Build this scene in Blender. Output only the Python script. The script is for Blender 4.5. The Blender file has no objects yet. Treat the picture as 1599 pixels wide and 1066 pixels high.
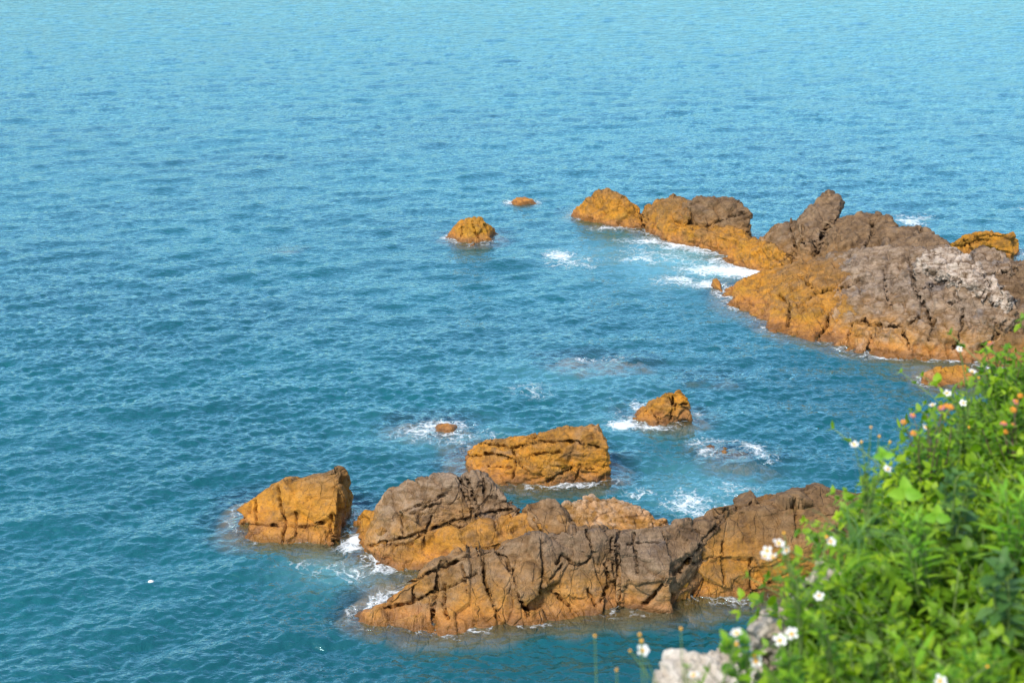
import bpy, bmesh, math, random
import numpy as np
from mathutils import Vector, Matrix, Quaternion
from mathutils.bvhtree import BVHTree
from mathutils.kdtree import KDTree

# ------------------------------------------------------------------ camera, sky, sun, exposure
CAM_H = 12.0
PITCH = math.radians(17.5)
FPX = 50.0 / 36.0 * 1599.0
scene = bpy.context.scene
COL = scene.collection
cam_data = bpy.data.cameras.new('camera')
cam_data.lens = 50.0
cam_data.sensor_width = 36.0
cam_data.clip_start = 0.1
cam_data.clip_end = 20000.0
cam_data.dof.use_dof = True
cam_data.dof.focus_distance = 29.0
cam_data.dof.aperture_fstop = 4.0
cam = bpy.data.objects.new('camera', cam_data)
cam.location = (0, 0, CAM_H)
cam.rotation_euler = (math.radians(90) - PITCH, 0, 0)
COL.objects.link(cam)
scene.camera = cam

SUN_EL, SUN_AZ = math.radians(52), math.radians(215)      # azimuth from +Y, clockwise
world = bpy.data.worlds.new('World')
scene.world = world
world.use_nodes = True
wn = world.node_tree
bg = wn.nodes['Background']
sky = wn.nodes.new('ShaderNodeTexSky')
sky.sky_type = 'NISHITA'
sky.sun_disc = False
sky.sun_elevation = SUN_EL
sky.sun_rotation = SUN_AZ
sky.air_density = 1.0
sky.dust_density = 1.6
sky.ozone_density = 1.0
wn.links.new(sky.outputs[0], bg.inputs[0])
bg.inputs[1].default_value = 0.15

sun_data = bpy.data.lights.new('sun', 'SUN')
sun_data.energy = 2.2
sun_data.angle = math.radians(12)
sun_data.color = (1.0, 0.93, 0.82)
sun = bpy.data.objects.new('sun', sun_data)
sun_dir = Vector((math.sin(SUN_AZ) * math.cos(SUN_EL), math.cos(SUN_AZ) * math.cos(SUN_EL), math.sin(SUN_EL)))
sun.rotation_euler = sun_dir.to_track_quat('Z', 'Y').to_euler()
COL.objects.link(sun)

scene.view_settings.view_transform = 'Standard'
scene.view_settings.look = 'None'
scene.view_settings.exposure = 0.95
scene.view_settings.gamma = 1.0
scene.view_settings.use_curve_mapping = False
scene.cycles.max_bounces = 8
scene.cycles.transparent_max_bounces = 8

# ------------------------------------------------------------------ helpers
SP, CP = math.sin(PITCH), math.cos(PITCH)

def ray(px, py):
    a, b = (px - 799.5) / FPX, (533.0 - py) / FPX
    return Vector((a, CP + b * SP, -SP + b * CP))

def P(px, py, z=0.0):
    """place on the picture's sight line that lies z metres above the sea"""
    d = ray(px, py)
    t = (z - CAM_H) / d.z
    return Vector((d.x * t, d.y * t, z))

_rng = np.random.default_rng(4242)
_PERM = np.tile(_rng.permutation(1024), 3).astype(np.int32)
_g = _rng.normal(size=(1024, 3))
_GRAD = (_g / np.linalg.norm(_g, axis=1)[:, None]).astype(np.float32)
_CELL = (_rng.random((1024, 3)) * 0.9 + 0.05).astype(np.float32)
_RND = _rng.random(1024).astype(np.float32)

def _axis(i, s):
    return [(i + d + s * 131) & 1023 for d in (-1, 0, 1)]

def pnoise(p, seed=0):
    p = np.asarray(p)
    f = np.floor(p)
    i = f.astype(np.int32)
    u = (p - f).astype(np.float32)
    w = u * u * u * (u * (u * 6 - 15) + 10)
    out = np.zeros(len(p), np.float32)
    for dx in (0, 1):
        a = _PERM[(i[:, 0] + dx + seed * 131) & 1023]
        wx = w[:, 0] if dx else 1 - w[:, 0]
        for dy in (0, 1):
            b = _PERM[a + ((i[:, 1] + dy) & 1023)]
            wxy = wx * (w[:, 1] if dy else 1 - w[:, 1])
            for dz in (0, 1):
                g = _GRAD[_PERM[b + ((i[:, 2] + dz) & 1023)]]
                d = g[:, 0] * (u[:, 0] - dx) + g[:, 1] * (u[:, 1] - dy) + g[:, 2] * (u[:, 2] - dz)
                out += d * wxy * (w[:, 2] if dz else 1 - w[:, 2])
    return out * 1.5

def fbm(p, octaves=4, seed=0, gain=0.5):
    a, tot = 1.0, np.zeros(len(p))
    for o in range(octaves):
        tot += a * pnoise(p * (2.03 ** o) + 17.3 * o, seed + o)
        a *= gain
    return tot

def voronoi(p, seed=0):
    """distance to the cell border, random value of the cell"""
    f = np.floor(p)
    i = f.astype(np.int32)
    u = (p - f).astype(np.float32)
    n = len(p)
    f1 = np.full(n, 9.0, np.float32); f2 = np.full(n, 9.0, np.float32); rid = np.zeros(n, np.float32)
    c1 = np.zeros((n, 3), np.float32); c2 = np.zeros((n, 3), np.float32)
    for dx in (-1, 0, 1):
        a = _PERM[(i[:, 0] + dx + seed * 131) & 1023]
        for dy in (-1, 0, 1):
            b = _PERM[a + ((i[:, 1] + dy) & 1023)]
            for dz in (-1, 0, 1):
                h = _PERM[b + ((i[:, 2] + dz) & 1023)]
                c = _CELL[h] + np.array([dx, dy, dz], np.float32)
                q = u - c
                d = q[:, 0] ** 2 + q[:, 1] ** 2 + q[:, 2] ** 2
                m1 = d < f1
                m2 = (~m1) & (d < f2)
                f2 = np.where(m1, f1, np.where(m2, d, f2))
                c2[m2] = c[m2]
                c2[m1] = c1[m1]
                f1 = np.where(m1, d, f1)
                c1[m1] = c[m1]
                rid[m1] = _RND[h[m1]]
    dd = c2 - c1
    edge = np.abs(np.sum((u - 0.5 * (c1 + c2)) * dd, 1)) / np.maximum(1e-6, np.linalg.norm(dd, axis=1))
    off = u - c1
    gid = (rid * 1023).astype(np.int32)
    tilt = np.sum(off * _GRAD[gid], 1)
    return edge, rid, tilt

def np_mesh(name, verts, faces):
    """verts (n,3), faces (m,3) or (m,4)"""
    me = bpy.data.meshes.new(name)
    verts = np.ascontiguousarray(verts, dtype=np.float32)
    faces = np.ascontiguousarray(faces, dtype=np.int32)
    k = faces.shape[1]
    me.vertices.add(len(verts)); me.vertices.foreach_set('co', verts.ravel())
    me.loops.add(faces.size); me.loops.foreach_set('vertex_index', faces.ravel())
    me.polygons.add(len(faces))
    me.polygons.foreach_set('loop_start', np.arange(0, faces.size, k, dtype=np.int32))
    me.polygons.foreach_set('loop_total', np.full(len(faces), k, dtype=np.int32))
    me.polygons.foreach_set('use_smooth', np.ones(len(faces), dtype=bool))
    me.update(calc_edges=True)
    return me

def add_attr(me, name, vals):
    a = me.attributes.new(name, 'FLOAT', 'POINT')
    a.data.foreach_set('value', np.ascontiguousarray(vals, dtype=np.float32))

def link(name, data, parent=None, mat=None):
    o = bpy.data.objects.new(name, data)
    COL.objects.link(o)
    if parent is not None:
        o.parent = parent
    if mat is not None and data is not None and len(data.materials) == 0:
        data.materials.append(mat)
    return o

def tag(o, label=None, cat=None, group=None, kind=None):
    if label: o['label'] = label
    if cat: o['category'] = cat
    if group: o['group'] = group
    if kind: o['kind'] = kind
    return o

def empty(name, loc=(0, 0, 0)):
    o = bpy.data.objects.new(name, None)
    o.location = loc
    o.empty_display_size = 0.2
    COL.objects.link(o)
    return o

class N:
    """tiny node-tree builder"""
    def __init__(self, name):
        self.m = bpy.data.materials.new(name)
        self.m.use_nodes = True
        self.t = self.m.node_tree
        self.t.nodes.clear()
        self.out = self.t.nodes.new('ShaderNodeOutputMaterial')
    def n(self, typ, props=None, **inp):
        nd = self.t.nodes.new(typ)
        for k, v in (props or {}).items():
            setattr(nd, k, v)
        for k, v in inp.items():
            key = int(k[1:]) if k[0] == 'i' and k[1:].isdigit() else k.replace('_', ' ')
            s = nd.inputs[key]
            if isinstance(v, bpy.types.NodeSocket):
                self.t.links.new(v, s)
            else:
                s.default_value = v
        return nd
    def math(self, op, a, b=0.0, c=0.0, clamp=False):
        nd = self.n('ShaderNodeMath', {'operation': op, 'use_clamp': clamp}, i0=a, i1=b, i2=c)
        return nd.outputs[0]
    def ramp(self, fac, stops, interp='LINEAR'):
        nd = self.t.nodes.new('ShaderNodeValToRGB')
        cr = nd.color_ramp
        cr.interpolation = interp
        while len(cr.elements) < len(stops):
            cr.elements.new(0.5)
        for e, (p, c) in zip(cr.elements, stops):
            e.position = p
            e.color = (c[0], c[1], c[2], 1) if hasattr(c, '__len__') else (c, c, c, 1)
        self.t.links.new(fac, nd.inputs[0])
        return nd.outputs[0]
    def mix(self, fac, a, b, blend='MIX'):
        nd = self.t.nodes.new('ShaderNodeMix')
        nd.data_type = 'RGBA'
        nd.blend_type = blend
        for s, v in ((nd.inputs[0], fac), (nd.inputs[6], a), (nd.inputs[7], b)):
            if isinstance(v, bpy.types.NodeSocket):
                self.t.links.new(v, s)
            elif hasattr(v, '__len__'):
                s.default_value = (v[0], v[1], v[2], 1)
            else:
                s.default_value = v
        return nd.outputs[2]
    def smooth(self, v, lo, hi):
        nd = self.n('ShaderNodeMapRange', {'interpolation_type': 'SMOOTHSTEP'}, i0=v, i1=lo, i2=hi, i3=0.0, i4=1.0)
        return nd.outputs[0]
    def noise(self, vec, scale, detail=4.0, rough=0.55, dist=0.0):
        nd = self.n('ShaderNodeTexNoise', None, Vector=vec, Scale=scale, Detail=detail, Roughness=rough, Distortion=dist)
        return nd.outputs[0]
    def done(self, shader):
        self.t.links.new(shader, self.out.inputs[0])
        return self.m

# ------------------------------------------------------------------ materials of the setting
def mat_water():
    b = N('sea_water')
    tc = b.n('ShaderNodeTexCoord').outputs['Object']
    foam_a = b.n('ShaderNodeAttribute', {'attribute_name': 'foam'}).outputs['Fac']
    clear_a = b.n('ShaderNodeAttribute', {'attribute_name': 'clarity'}).outputs['Fac']
    milk_a = b.n('ShaderNodeAttribute', {'attribute_name': 'milk'}).outputs['Fac']
    mp = b.n('ShaderNodeMapping', None, Vector=tc, Scale=(0.62, 1.0, 1.0), Rotation=(0, 0, 0.25)).outputs[0]
    r1 = b.noise(mp, 5.6, 3.0, 0.55, 0.6)
    r2 = b.noise(mp, 13.0, 2.0, 0.5, 0.3)
    hgt = b.math('ADD', b.math('MULTIPLY', r1, 0.048), b.math('MULTIPLY', r2, 0.007))
    # lacy foam
    wv = b.n('ShaderNodeTexNoise', None, Vector=tc, Scale=2.2, Detail=3.0)
    warp = b.n('ShaderNodeVectorMath', {'operation': 'MULTIPLY_ADD'}, i0=wv.outputs[1], i1=(0.9, 0.9, 0.9), i2=tc).outputs[0]
    v1 = b.n('ShaderNodeTexVoronoi', {'feature': 'DISTANCE_TO_EDGE'}, Vector=warp, Scale=2.6).outputs[0]
    v2 = b.n('ShaderNodeTexVoronoi', {'feature': 'DISTANCE_TO_EDGE'}, Vector=warp, Scale=6.5).outputs[0]
    lace = b.math('ADD', b.math('MULTIPLY', b.math('SUBTRACT', 1.0, b.smooth(v1, 0.0, 0.17)), 0.6),
                  b.math('MULTIPLY', b.math('SUBTRACT', 1.0, b.smooth(v2, 0.0, 0.2)), 0.4))
    patch = b.noise(tc, 1.3, 4.0, 0.65)
    spray = b.noise(tc, 9.0, 4.0, 0.7)
    raw = b.math('ADD', b.math('ADD', b.math('MULTIPLY', foam_a, 1.8), b.math('MULTIPLY', lace, 0.8)),
                 b.math('ADD', b.math('MULTIPLY', b.math('SUBTRACT', patch, 0.5), 1.9), b.math('MULTIPLY', b.math('SUBTRACT', spray, 0.5), 0.9)))
    foam = b.math('MULTIPLY', b.math('MULTIPLY', b.smooth(raw, 0.7, 1.8), b.smooth(foam_a, 0.03, 0.2)), 0.68)
    hgt = b.math('ADD', hgt, b.math('MULTIPLY', foam, 0.05))
    bump = b.n('ShaderNodeBump', None, Strength=0.85, Distance=1.0, Height=hgt).outputs[0]
    big = b.noise(tc, 0.11, 3.0, 0.5)
    deep = b.mix(b.smooth(big, 0.3, 0.7), WATER_A, WATER_B)
    body = b.mix(milk_a, deep, (0.17, 0.42, 0.46))
    bodysh = b.n('ShaderNodeBsdfDiffuse', None, Color=body, Normal=bump).outputs[0]
    trans = b.n('ShaderNodeBsdfTransparent', None, Color=(0.80, 0.92, 0.90, 1)).outputs[0]
    under = b.n('ShaderNodeMixShader', None, i0=clear_a, i1=bodysh, i2=trans).outputs[0]
    ior = b.math('MULTIPLY_ADD', b.n('ShaderNodeNewGeometry').outputs['Backfacing'], 1 / 1.36 - 1.36, 1.36)
    fr = b.n('ShaderNodeFresnel', None, IOR=ior, Normal=bump).outputs[0]
    fr = b.math('MULTIPLY', b.math('SUBTRACT', 1.0, b.math('POWER', 0.007, fr)), 0.64)
    gl = b.n('ShaderNodeBsdfGlossy', None, Color=(0.54, 0.91, 1.0, 1), Roughness=0.06, Normal=bump).outputs[0]
    sea = b.n('ShaderNodeMixShader', None, i0=fr, i1=under, i2=gl).outputs[0]
    fo = b.n('ShaderNodeBsdfDiffuse', None, Color=(0.80, 0.84, 0.85, 1), Normal=bump).outputs[0]
    return b.done(b.n('ShaderNodeMixShader', None, i0=foam, i1=sea, i2=fo).outputs[0])

WATER_A = (0.002, 0.056, 0.063)
WATER_B = (0.003, 0.080, 0.088)

def mat_rock():
    """object colour: r = height where the ochre tidal band ends / 3 m, g = purple-grey amount, b = bleached amount, a = ochre strength"""
    b = N('tidal_rock')
    geo = b.n('ShaderNodeNewGeometry')
    pos = geo.outputs['Position']
    oi = b.n('ShaderNodeObjectInfo')
    sep = b.n('ShaderNodeSeparateColor', None, Color=oi.outputs['Color'])
    top, grey, pale = sep.outputs[0], sep.outputs[1], sep.outputs[2]
    och = oi.outputs['Alpha']
    z = b.n('ShaderNodeSeparateXYZ', None, Vector=pos).outputs[2]
    n1 = b.noise(pos, 0.9, 4.0, 0.6)
    n2 = b.noise(pos, 3.2, 5.0, 0.62, 0.4)
    n3 = b.noise(pos, 14.0, 4.0, 0.65)
    n4 = b.noise(pos, 45.0, 3.0, 0.6)
    st = b.n('ShaderNodeMapping', None, Vector=pos, Rotation=(0.3, 0.5, 0.4), Scale=(1.2, 3.0, 9.0)).outputs[0]
    streak = b.noise(st, 1.6, 4.0, 0.6, 0.5)
    # bare stone above the tide line
    bare = b.ramp(n2, [(0.28, (0.050, 0.028, 0.012)), (0.45, (0.112, 0.063, 0.026)), (0.60, (0.172, 0.100, 0.041)), (0.78, (0.235, 0.148, 0.068))])
    gr = b.ramp(n3, [(0.3, (0.078, 0.056, 0.038)), (0.7, (0.175, 0.125, 0.085))])
    gm = b.math('MULTIPLY', b.math('MULTIPLY', b.smooth(n1, 0.38, 0.62), grey), 0.45)
    bare = b.mix(gm, bare, gr)
    blue = b.smooth(b.noise(pos, 1.7, 3.0, 0.5), 0.58, 0.70)
    bare = b.mix(b.math('MULTIPLY', blue, b.math('MULTIPLY', grey, 0.75)), bare, (0.062, 0.055, 0.056))
    pl = b.math('MULTIPLY', b.smooth(b.math('ADD', b.math('MULTIPLY', n2, 0.6), b.math('MULTIPLY', streak, 0.4)), 0.36, 0.62), pale)
    bare = b.mix(pl, bare, (0.42, 0.35, 0.285))
    # ochre tidal band
    ochre = b.ramp(n2, [(0.25, (0.13, 0.050, 0.008)), (0.42, (0.29, 0.132, 0.010)), (0.58, (0.43, 0.18, 0.010)), (0.8, (0.46, 0.225, 0.022))])
    ol = b.mix(b.smooth(n1, 0.45, 0.7), ochre, (0.36, 0.175, 0.009), 'MIX')
    spk = b.smooth(n3, 0.53, 0.68)
    ol = b.mix(b.math('MULTIPLY', spk, 0.65), ol, (0.115, 0.055, 0.014))
    lim = b.math('MULTIPLY', top, 3.0)
    jig = b.math('ADD', b.math('MULTIPLY', b.math('SUBTRACT', n1, 0.5), 1.3), b.math('MULTIPLY', b.math('SUBTRACT', n2, 0.5), 0.9))
    hz = b.math('ADD', z, jig)
    inb = b.n('ShaderNodeMapRange', {'interpolation_type': 'SMOOTHSTEP'}, i0=b.math('SUBTRACT', hz, lim), i1=-0.8, i2=0.75, i3=1.0, i4=0.0).outputs[0]
    inb = b.math('MULTIPLY', inb, och)
    inb = b.math('MULTIPLY', inb, b.ramp(b.noise(pos, 1.5, 4.0, 0.6, 0.6), [(0.36, 0.40), (0.52, 1.0)]))
    inb = b.math('MULTIPLY', inb, b.ramp(b.noise(pos, 5.0, 5.0, 0.65, 0.8), [(0.30, 0.45), (0.48, 0.95), (0.6, 1.0)]))
    col = b.mix(inb, bare, ol)
    # orange crust next to the water
    low = b.n('ShaderNodeMapRange', {'interpolation_type': 'SMOOTHSTEP'}, i0=b.math('ADD', z, b.math('MULTIPLY', jig, 0.25)), i1=0.05, i2=0.38, i3=1.0, i4=0.0).outputs[0]
    col = b.mix(b.math('MULTIPLY', low, 0.4), col, b.ramp(n3, [(0.3, (0.26, 0.085, 0.022)), (0.7, (0.52, 0.22, 0.075))]))
    # wet, darker stone where the swell keeps washing it
    wet = b.n('ShaderNodeMapRange', {'interpolation_type': 'SMOOTHSTEP'}, i0=b.math('ADD', z, b.math('MULTIPLY', jig, 0.18)), i1=0.02, i2=0.16, i3=0.5, i4=1.0).outputs[0]
    col = b.mix(1.0, col, wet, 'MULTIPLY')
    # pink coralline crust below the tide, painted lighter against the dim light under water
    cor = b.n('ShaderNodeMapRange', {'interpolation_type': 'SMOOTHSTEP'}, i0=b.math('ADD', z, b.math('MULTIPLY', jig, 0.08)), i1=-0.22, i2=-0.04, i3=0.8, i4=0.0).outputs[0]
    col = b.mix(cor, col, (0.58, 0.33, 0.20))
    # grain and dark veins
    col = b.mix(1.0, col, b.ramp(n4, [(0.25, 0.72), (0.5, 1.0), (0.8, 1.25)]), 'MULTIPLY')
    col = b.mix(0.55, col, b.ramp(streak, [(0.3, 0.62), (0.5, 1.0), (0.75, 1.22)]), 'MULTIPLY')
    rough = b.n('ShaderNodeMapRange', None, i0=z, i1=0.0, i2=0.22, i3=0.38, i4=0.82).outputs[0]
    wn_ = b.n('ShaderNodeTexNoise', None, Vector=pos, Scale=1.8, Detail=4.0)
    wp = b.n('ShaderNodeVectorMath', {'operation': 'MULTIPLY_ADD'}, i0=wn_.outputs[1], i1=(0.16, 0.16, 0.16), i2=pos).outputs[0]
    wp = b.n('ShaderNodeMapping', None, Vector=wp, Rotation=(0.2, 0.15, 0.35), Scale=(1.5, 1.0, 0.75)).outputs[0]
    ve1 = b.n('ShaderNodeTexVoronoi', {'feature': 'DISTANCE_TO_EDGE'}, Vector=wp, Scale=2.3).outputs[0]
    ve2 = b.n('ShaderNodeTexVoronoi', {'feature': 'DISTANCE_TO_EDGE'}, Vector=wp, Scale=5.5).outputs[0]
    ck = b.math('ADD', b.math('MULTIPLY', b.smooth(ve1, 0.0, 0.06), b.math('MULTIPLY', b.smooth(b.noise(pos, 0.7, 2.0, 0.5), 0.42, 0.6), 0.06)), b.math('MULTIPLY', b.smooth(ve2, 0.0, 0.09), b.math('MULTIPLY', b.smooth(n1, 0.4, 0.6), 0.022)))
    h = b.math('ADD', b.math('MULTIPLY', n3, 0.05), b.math('ADD', b.math('MULTIPLY', n4, 0.014), b.math('MULTIPLY', streak, 0.05)))
    h = b.math('ADD', h, ck)
    bump = b.n('ShaderNodeBump', None, Strength=0.62, Distance=1.0, Height=h).outputs[0]
    p = b.n('ShaderNodeBsdfPrincipled', None, Base_Color=col, Roughness=rough, Normal=bump)
    p.inputs['Specular IOR Level'].default_value = 0.3
    return b.done(p.outputs[0])

def mat_pale_rock():
    b = N('pale_limestone')
    tc = b.n('ShaderNodeTexCoord').outputs['Object']
    n1 = b.noise(tc, 7.0, 5.0, 0.6)
    n2 = b.noise(tc, 34.0, 4.0, 0.6)
    col = b.ramp(n1, [(0.3, (0.22, 0.17, 0.12)), (0.48, (0.42, 0.37, 0.30)), (0.65, (0.60, 0.55, 0.48))])
    col = b.mix(0.7, col, b.ramp(n2, [(0.3, 0.6), (0.6, 1.1)]), 'MULTIPLY')
    bump = b.n('ShaderNodeBump', None, Strength=0.6, Distance=0.2, Height=b.math('ADD', n1, b.math('MULTIPLY', n2, 0.3))).outputs[0]
    return b.done(b.n('ShaderNodeBsdfPrincipled', None, Base_Color=col, Roughness=0.9, Normal=bump).outputs[0])

def mat_soil():
    b = N('bank_soil')
    tc = b.n('ShaderNodeTexCoord').outputs['Object']
    n1 = b.noise(tc, 1.2, 5.0, 0.6)
    n2 = b.noise(tc, 12.0, 4.0, 0.6)
    col = b.mix(b.smooth(n1, 0.4, 0.6), (0.055, 0.042, 0.025), (0.13, 0.10, 0.065))
    col = b.mix(0.6, col, b.ramp(n2, [(0.3, 0.55), (0.7, 1.2)]), 'MULTIPLY')
    bump = b.n('ShaderNodeBump', None, Strength=0.8, Distance=0.15, Height=b.math('ADD', n1, n2)).outputs[0]
    return b.done(b.n('ShaderNodeBsdfPrincipled', None, Base_Color=col, Roughness=0.95, Normal=bump).outputs[0])

def mat_leaf(name, single, dark, mid, light):
    b = N(name)
    if single:
        f = b.n('ShaderNodeObjectInfo').outputs['Random']
    else:
        f = b.n('ShaderNodeAttribute', {'attribute_name': 'tint'}).outputs['Fac']
    col = b.ramp(f, [(0.0, dark), (0.5, mid), (1.0, light)])
    pos = b.n('ShaderNodeNewGeometry').outputs['Position']
    n1 = b.noise(pos, 60.0, 2.0, 0.5)
    col = b.mix(0.4, col, b.ramp(n1, [(0.3, 0.75), (0.7, 1.2)]), 'MULTIPLY')
    p = b.n('ShaderNodeBsdfPrincipled', None, Base_Color=col, Roughness=0.5)
    p.inputs['Specular IOR Level'].default_value = 0.35
    tcol = b.mix(1.0, col, (1.25, 1.35, 0.55), 'MULTIPLY')
    tr = b.n('ShaderNodeBsdfTranslucent', None, Color=tcol).outputs[0]
    return b.done(b.n('ShaderNodeMixShader', None, i0=0.42, i1=p.outputs[0], i2=tr).outputs[0])

def mat_plain(name, c, rough=0.6, var=0.25, scale=40.0, trans=0.0):
    b = N(name)
    pos = b.n('ShaderNodeNewGeometry').outputs['Position']
    n1 = b.noise(pos, scale, 3.0, 0.6)
    col = b.mix(1.0, c, b.ramp(n1, [(0.3, 1 - var), (0.7, 1 + var)]), 'MULTIPLY')
    s = b.n('ShaderNodeBsdfPrincipled', None, Base_Color=col, Roughness=rough).outputs[0]
    if trans:
        tr = b.n('ShaderNodeBsdfTranslucent', None, Color=col).outputs[0]
        s = b.n('ShaderNodeMixShader', None, i0=trans, i1=s, i2=tr).outputs[0]
    return b.done(s)

M_ROCK = mat_rock()
M_PALE = mat_pale_rock()
M_SOIL = mat_soil()
M_WATER = mat_water()

# ------------------------------------------------------------------ rocks
def hull_mesh(pts, voxel, smooth=4):
    bm = bmesh.new()
    for p in pts:
        bm.verts.new(p)
    r = bmesh.ops.convex_hull(bm, input=bm.verts[:])
    junk = list({e for e in r['geom_interior'] + r['geom_unused'] if isinstance(e, bmesh.types.BMVert)})
    if junk:
        bmesh.ops.delete(bm, geom=junk, context='VERTS')
    me = bpy.data.meshes.new('hull')
    bm.to_mesh(me)
    bm.free()
    o = bpy.data.objects.new('hull', me)
    COL.objects.link(o)
    md = o.modifiers.new('r', 'REMESH')
    md.mode = 'VOXEL'
    md.voxel_size = voxel
    md.adaptivity = 0.0
    if smooth:
        s = o.modifiers.new('s', 'SMOOTH')
        s.factor = 0.5
        s.iterations = smooth
    dg = bpy.context.evaluated_depsgraph_get()
    ev = o.evaluated_get(dg)
    res = bpy.data.meshes.new_from_object(ev)
    bpy.data.objects.remove(o)
    bpy.data.meshes.remove(me)
    n = len(res.vertices)
    v = np.zeros(n * 3); res.vertices.foreach_get('co', v); v = v.reshape(-1, 3)
    nl = len(res.loops)
    li = np.zeros(nl, dtype=np.int32); res.loops.foreach_get('vertex_index', li)
    lt = np.zeros(len(res.polygons), dtype=np.int32); res.polygons.foreach_get('loop_total', lt)
    if np.all(lt == 4):
        f = li.reshape(-1, 4)
    else:
        out, k = [], 0
        for t in lt:
            q = li[k:k + t]; k += t
            out.append([q[0], q[1], q[2], q[3] if t > 3 else q[2]])
        f = np.array(out, dtype=np.int32)
    bpy.data.meshes.remove(res)
    return v, f

def vnormals(v, f):
    fn = np.cross(v[f[:, 2]] - v[f[:, 0]], v[f[:, 3]] - v[f[:, 1]])
    n = np.zeros_like(v)
    for k in range(4):
        np.add.at(n, f[:, k], fn)
    return n / np.maximum(1e-9, np.linalg.norm(n, axis=1))[:, None]

def rot_axes(rx, ry, rz):
    from mathutils import Euler
    return np.array(Euler((rx, ry, rz)).to_matrix())

SUBMERGED = []       # all rock vertices near or below the waterline, for the water's clarity and foam

def rock_block(pts, back=0.9, flare=0.9, voxel=0.023, seed=1, lumps=0.035, plate=(0.7, 0.5, 0.35), groove=0.035, gw=0.022,
               step=0.04, mid=0.016, fine=0.008, axes=(0.2, 0.35, 0.3), floor=-0.75, smooth=1, extra=(), crag=0.012, facet=0.34):
    """rounded, jointed block through the given picture points (px, py, height); the far side is completed behind them"""
    w = [P(*p) for p in pts]
    c = sum(w, Vector()) / len(w)
    allp = []
    for p in w:
        allp.append(p)
        out = Vector((p.x - c.x, p.y - c.y, 0))
        if out.length > 1e-6:
            out.normalize()
        allp.append(Vector((p.x + out.x * 0.06, p.y + out.y * 0.06, floor)))
        if p.z > 0.2:
            allp.append(Vector((p.x + out.x * 0.04, p.y + back * 0.45, p.z - back * 0.45 * 1.1 * (CAM_H - p.z) / p.y)))
            allp.append(Vector((p.x + out.x * 0.08, p.y + back, min(p.z * 0.35, p.z - back * 1.2 * (CAM_H - p.z) / p.y))))
            allp.append(Vector((p.x + out.x * 0.12, p.y + back * 1.25, floor)))
    for p in extra:
        allp.append(Vector(p))
    v, f = hull_mesh(allp, voxel, smooth)
    keep = v[:, 2] > floor + 0.12
    fk = keep[f].all(1)
    f = f[fk]
    used = np.zeros(len(v), bool); used[f.ravel()] = True
    idx = np.cumsum(used) - 1
    v = v[used]; f = idx[f]
    n = vnormals(v, f)
    R = rot_axes(*axes)
    q = v @ R
    warp = np.stack([fbm(v * 1.1, 3, seed + 50), fbm(v * 1.1, 3, seed + 60), fbm(v * 1.1, 3, seed + 70)], 1)
    d = lumps * fbm(v * 0.9 + seed, 3, seed)
    if groove > 0:
        e, rid, tilt = voronoi((q + warp * 0.06) / np.array(plate), seed + 3)
        em = e * min(plate)
        patchy = 0.45 + 0.75 * np.clip(0.5 + 1.4 * pnoise(v * 1.3, seed + 9), 0, 1)
        d += step * (rid - 0.5) * 2 * np.clip(em / 0.025, 0, 1)
        d -= groove * patchy * np.exp(-(em / gw) ** 2)
        d += facet * min(plate) * tilt
        e2, rid2, tilt2 = voronoi((q + warp * 0.04) / (np.array(plate) * 0.42), seed + 5)
        em2 = e2 * min(plate) * 0.42
        d += step * 0.35 * (rid2 - 0.5) * 2 + facet * 0.4 * 0.42 * min(plate) * tilt2
        d -= groove * 0.35 * patchy * np.exp(-(em2 / (gw * 0.6)) ** 2)
    m = fbm(q * np.array([3.0, 4.2, 7.0]), 4, seed + 20)
    d += mid * (m - 0.6 * np.abs(fbm(v * 4.0, 3, seed + 25)))
    d += crag * (0.5 - 1.6 * np.abs(fbm(q * np.array([1.6, 2.0, 2.6]), 3, seed + 27)))
    d += fine * fbm(v * 16.0, 3, seed + 30)
    v = v + n * d[:, None]
    deep = np.clip(-v[:, 2], 0, 2)
    nh = np.hypot(n[:, 0], n[:, 1])
    push = flare * np.clip(deep / 0.75, 0, 1.3) ** 0.75 * (1 + 0.5 * pnoise(v * 1.7, seed + 40)) * np.clip(nh * 3, 0, 1)
    v[:, 0] += n[:, 0] / np.maximum(nh, 1e-4) * push
    v[:, 1] += n[:, 1] / np.maximum(nh, 1e-4) * push
    return [v, f]

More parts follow.
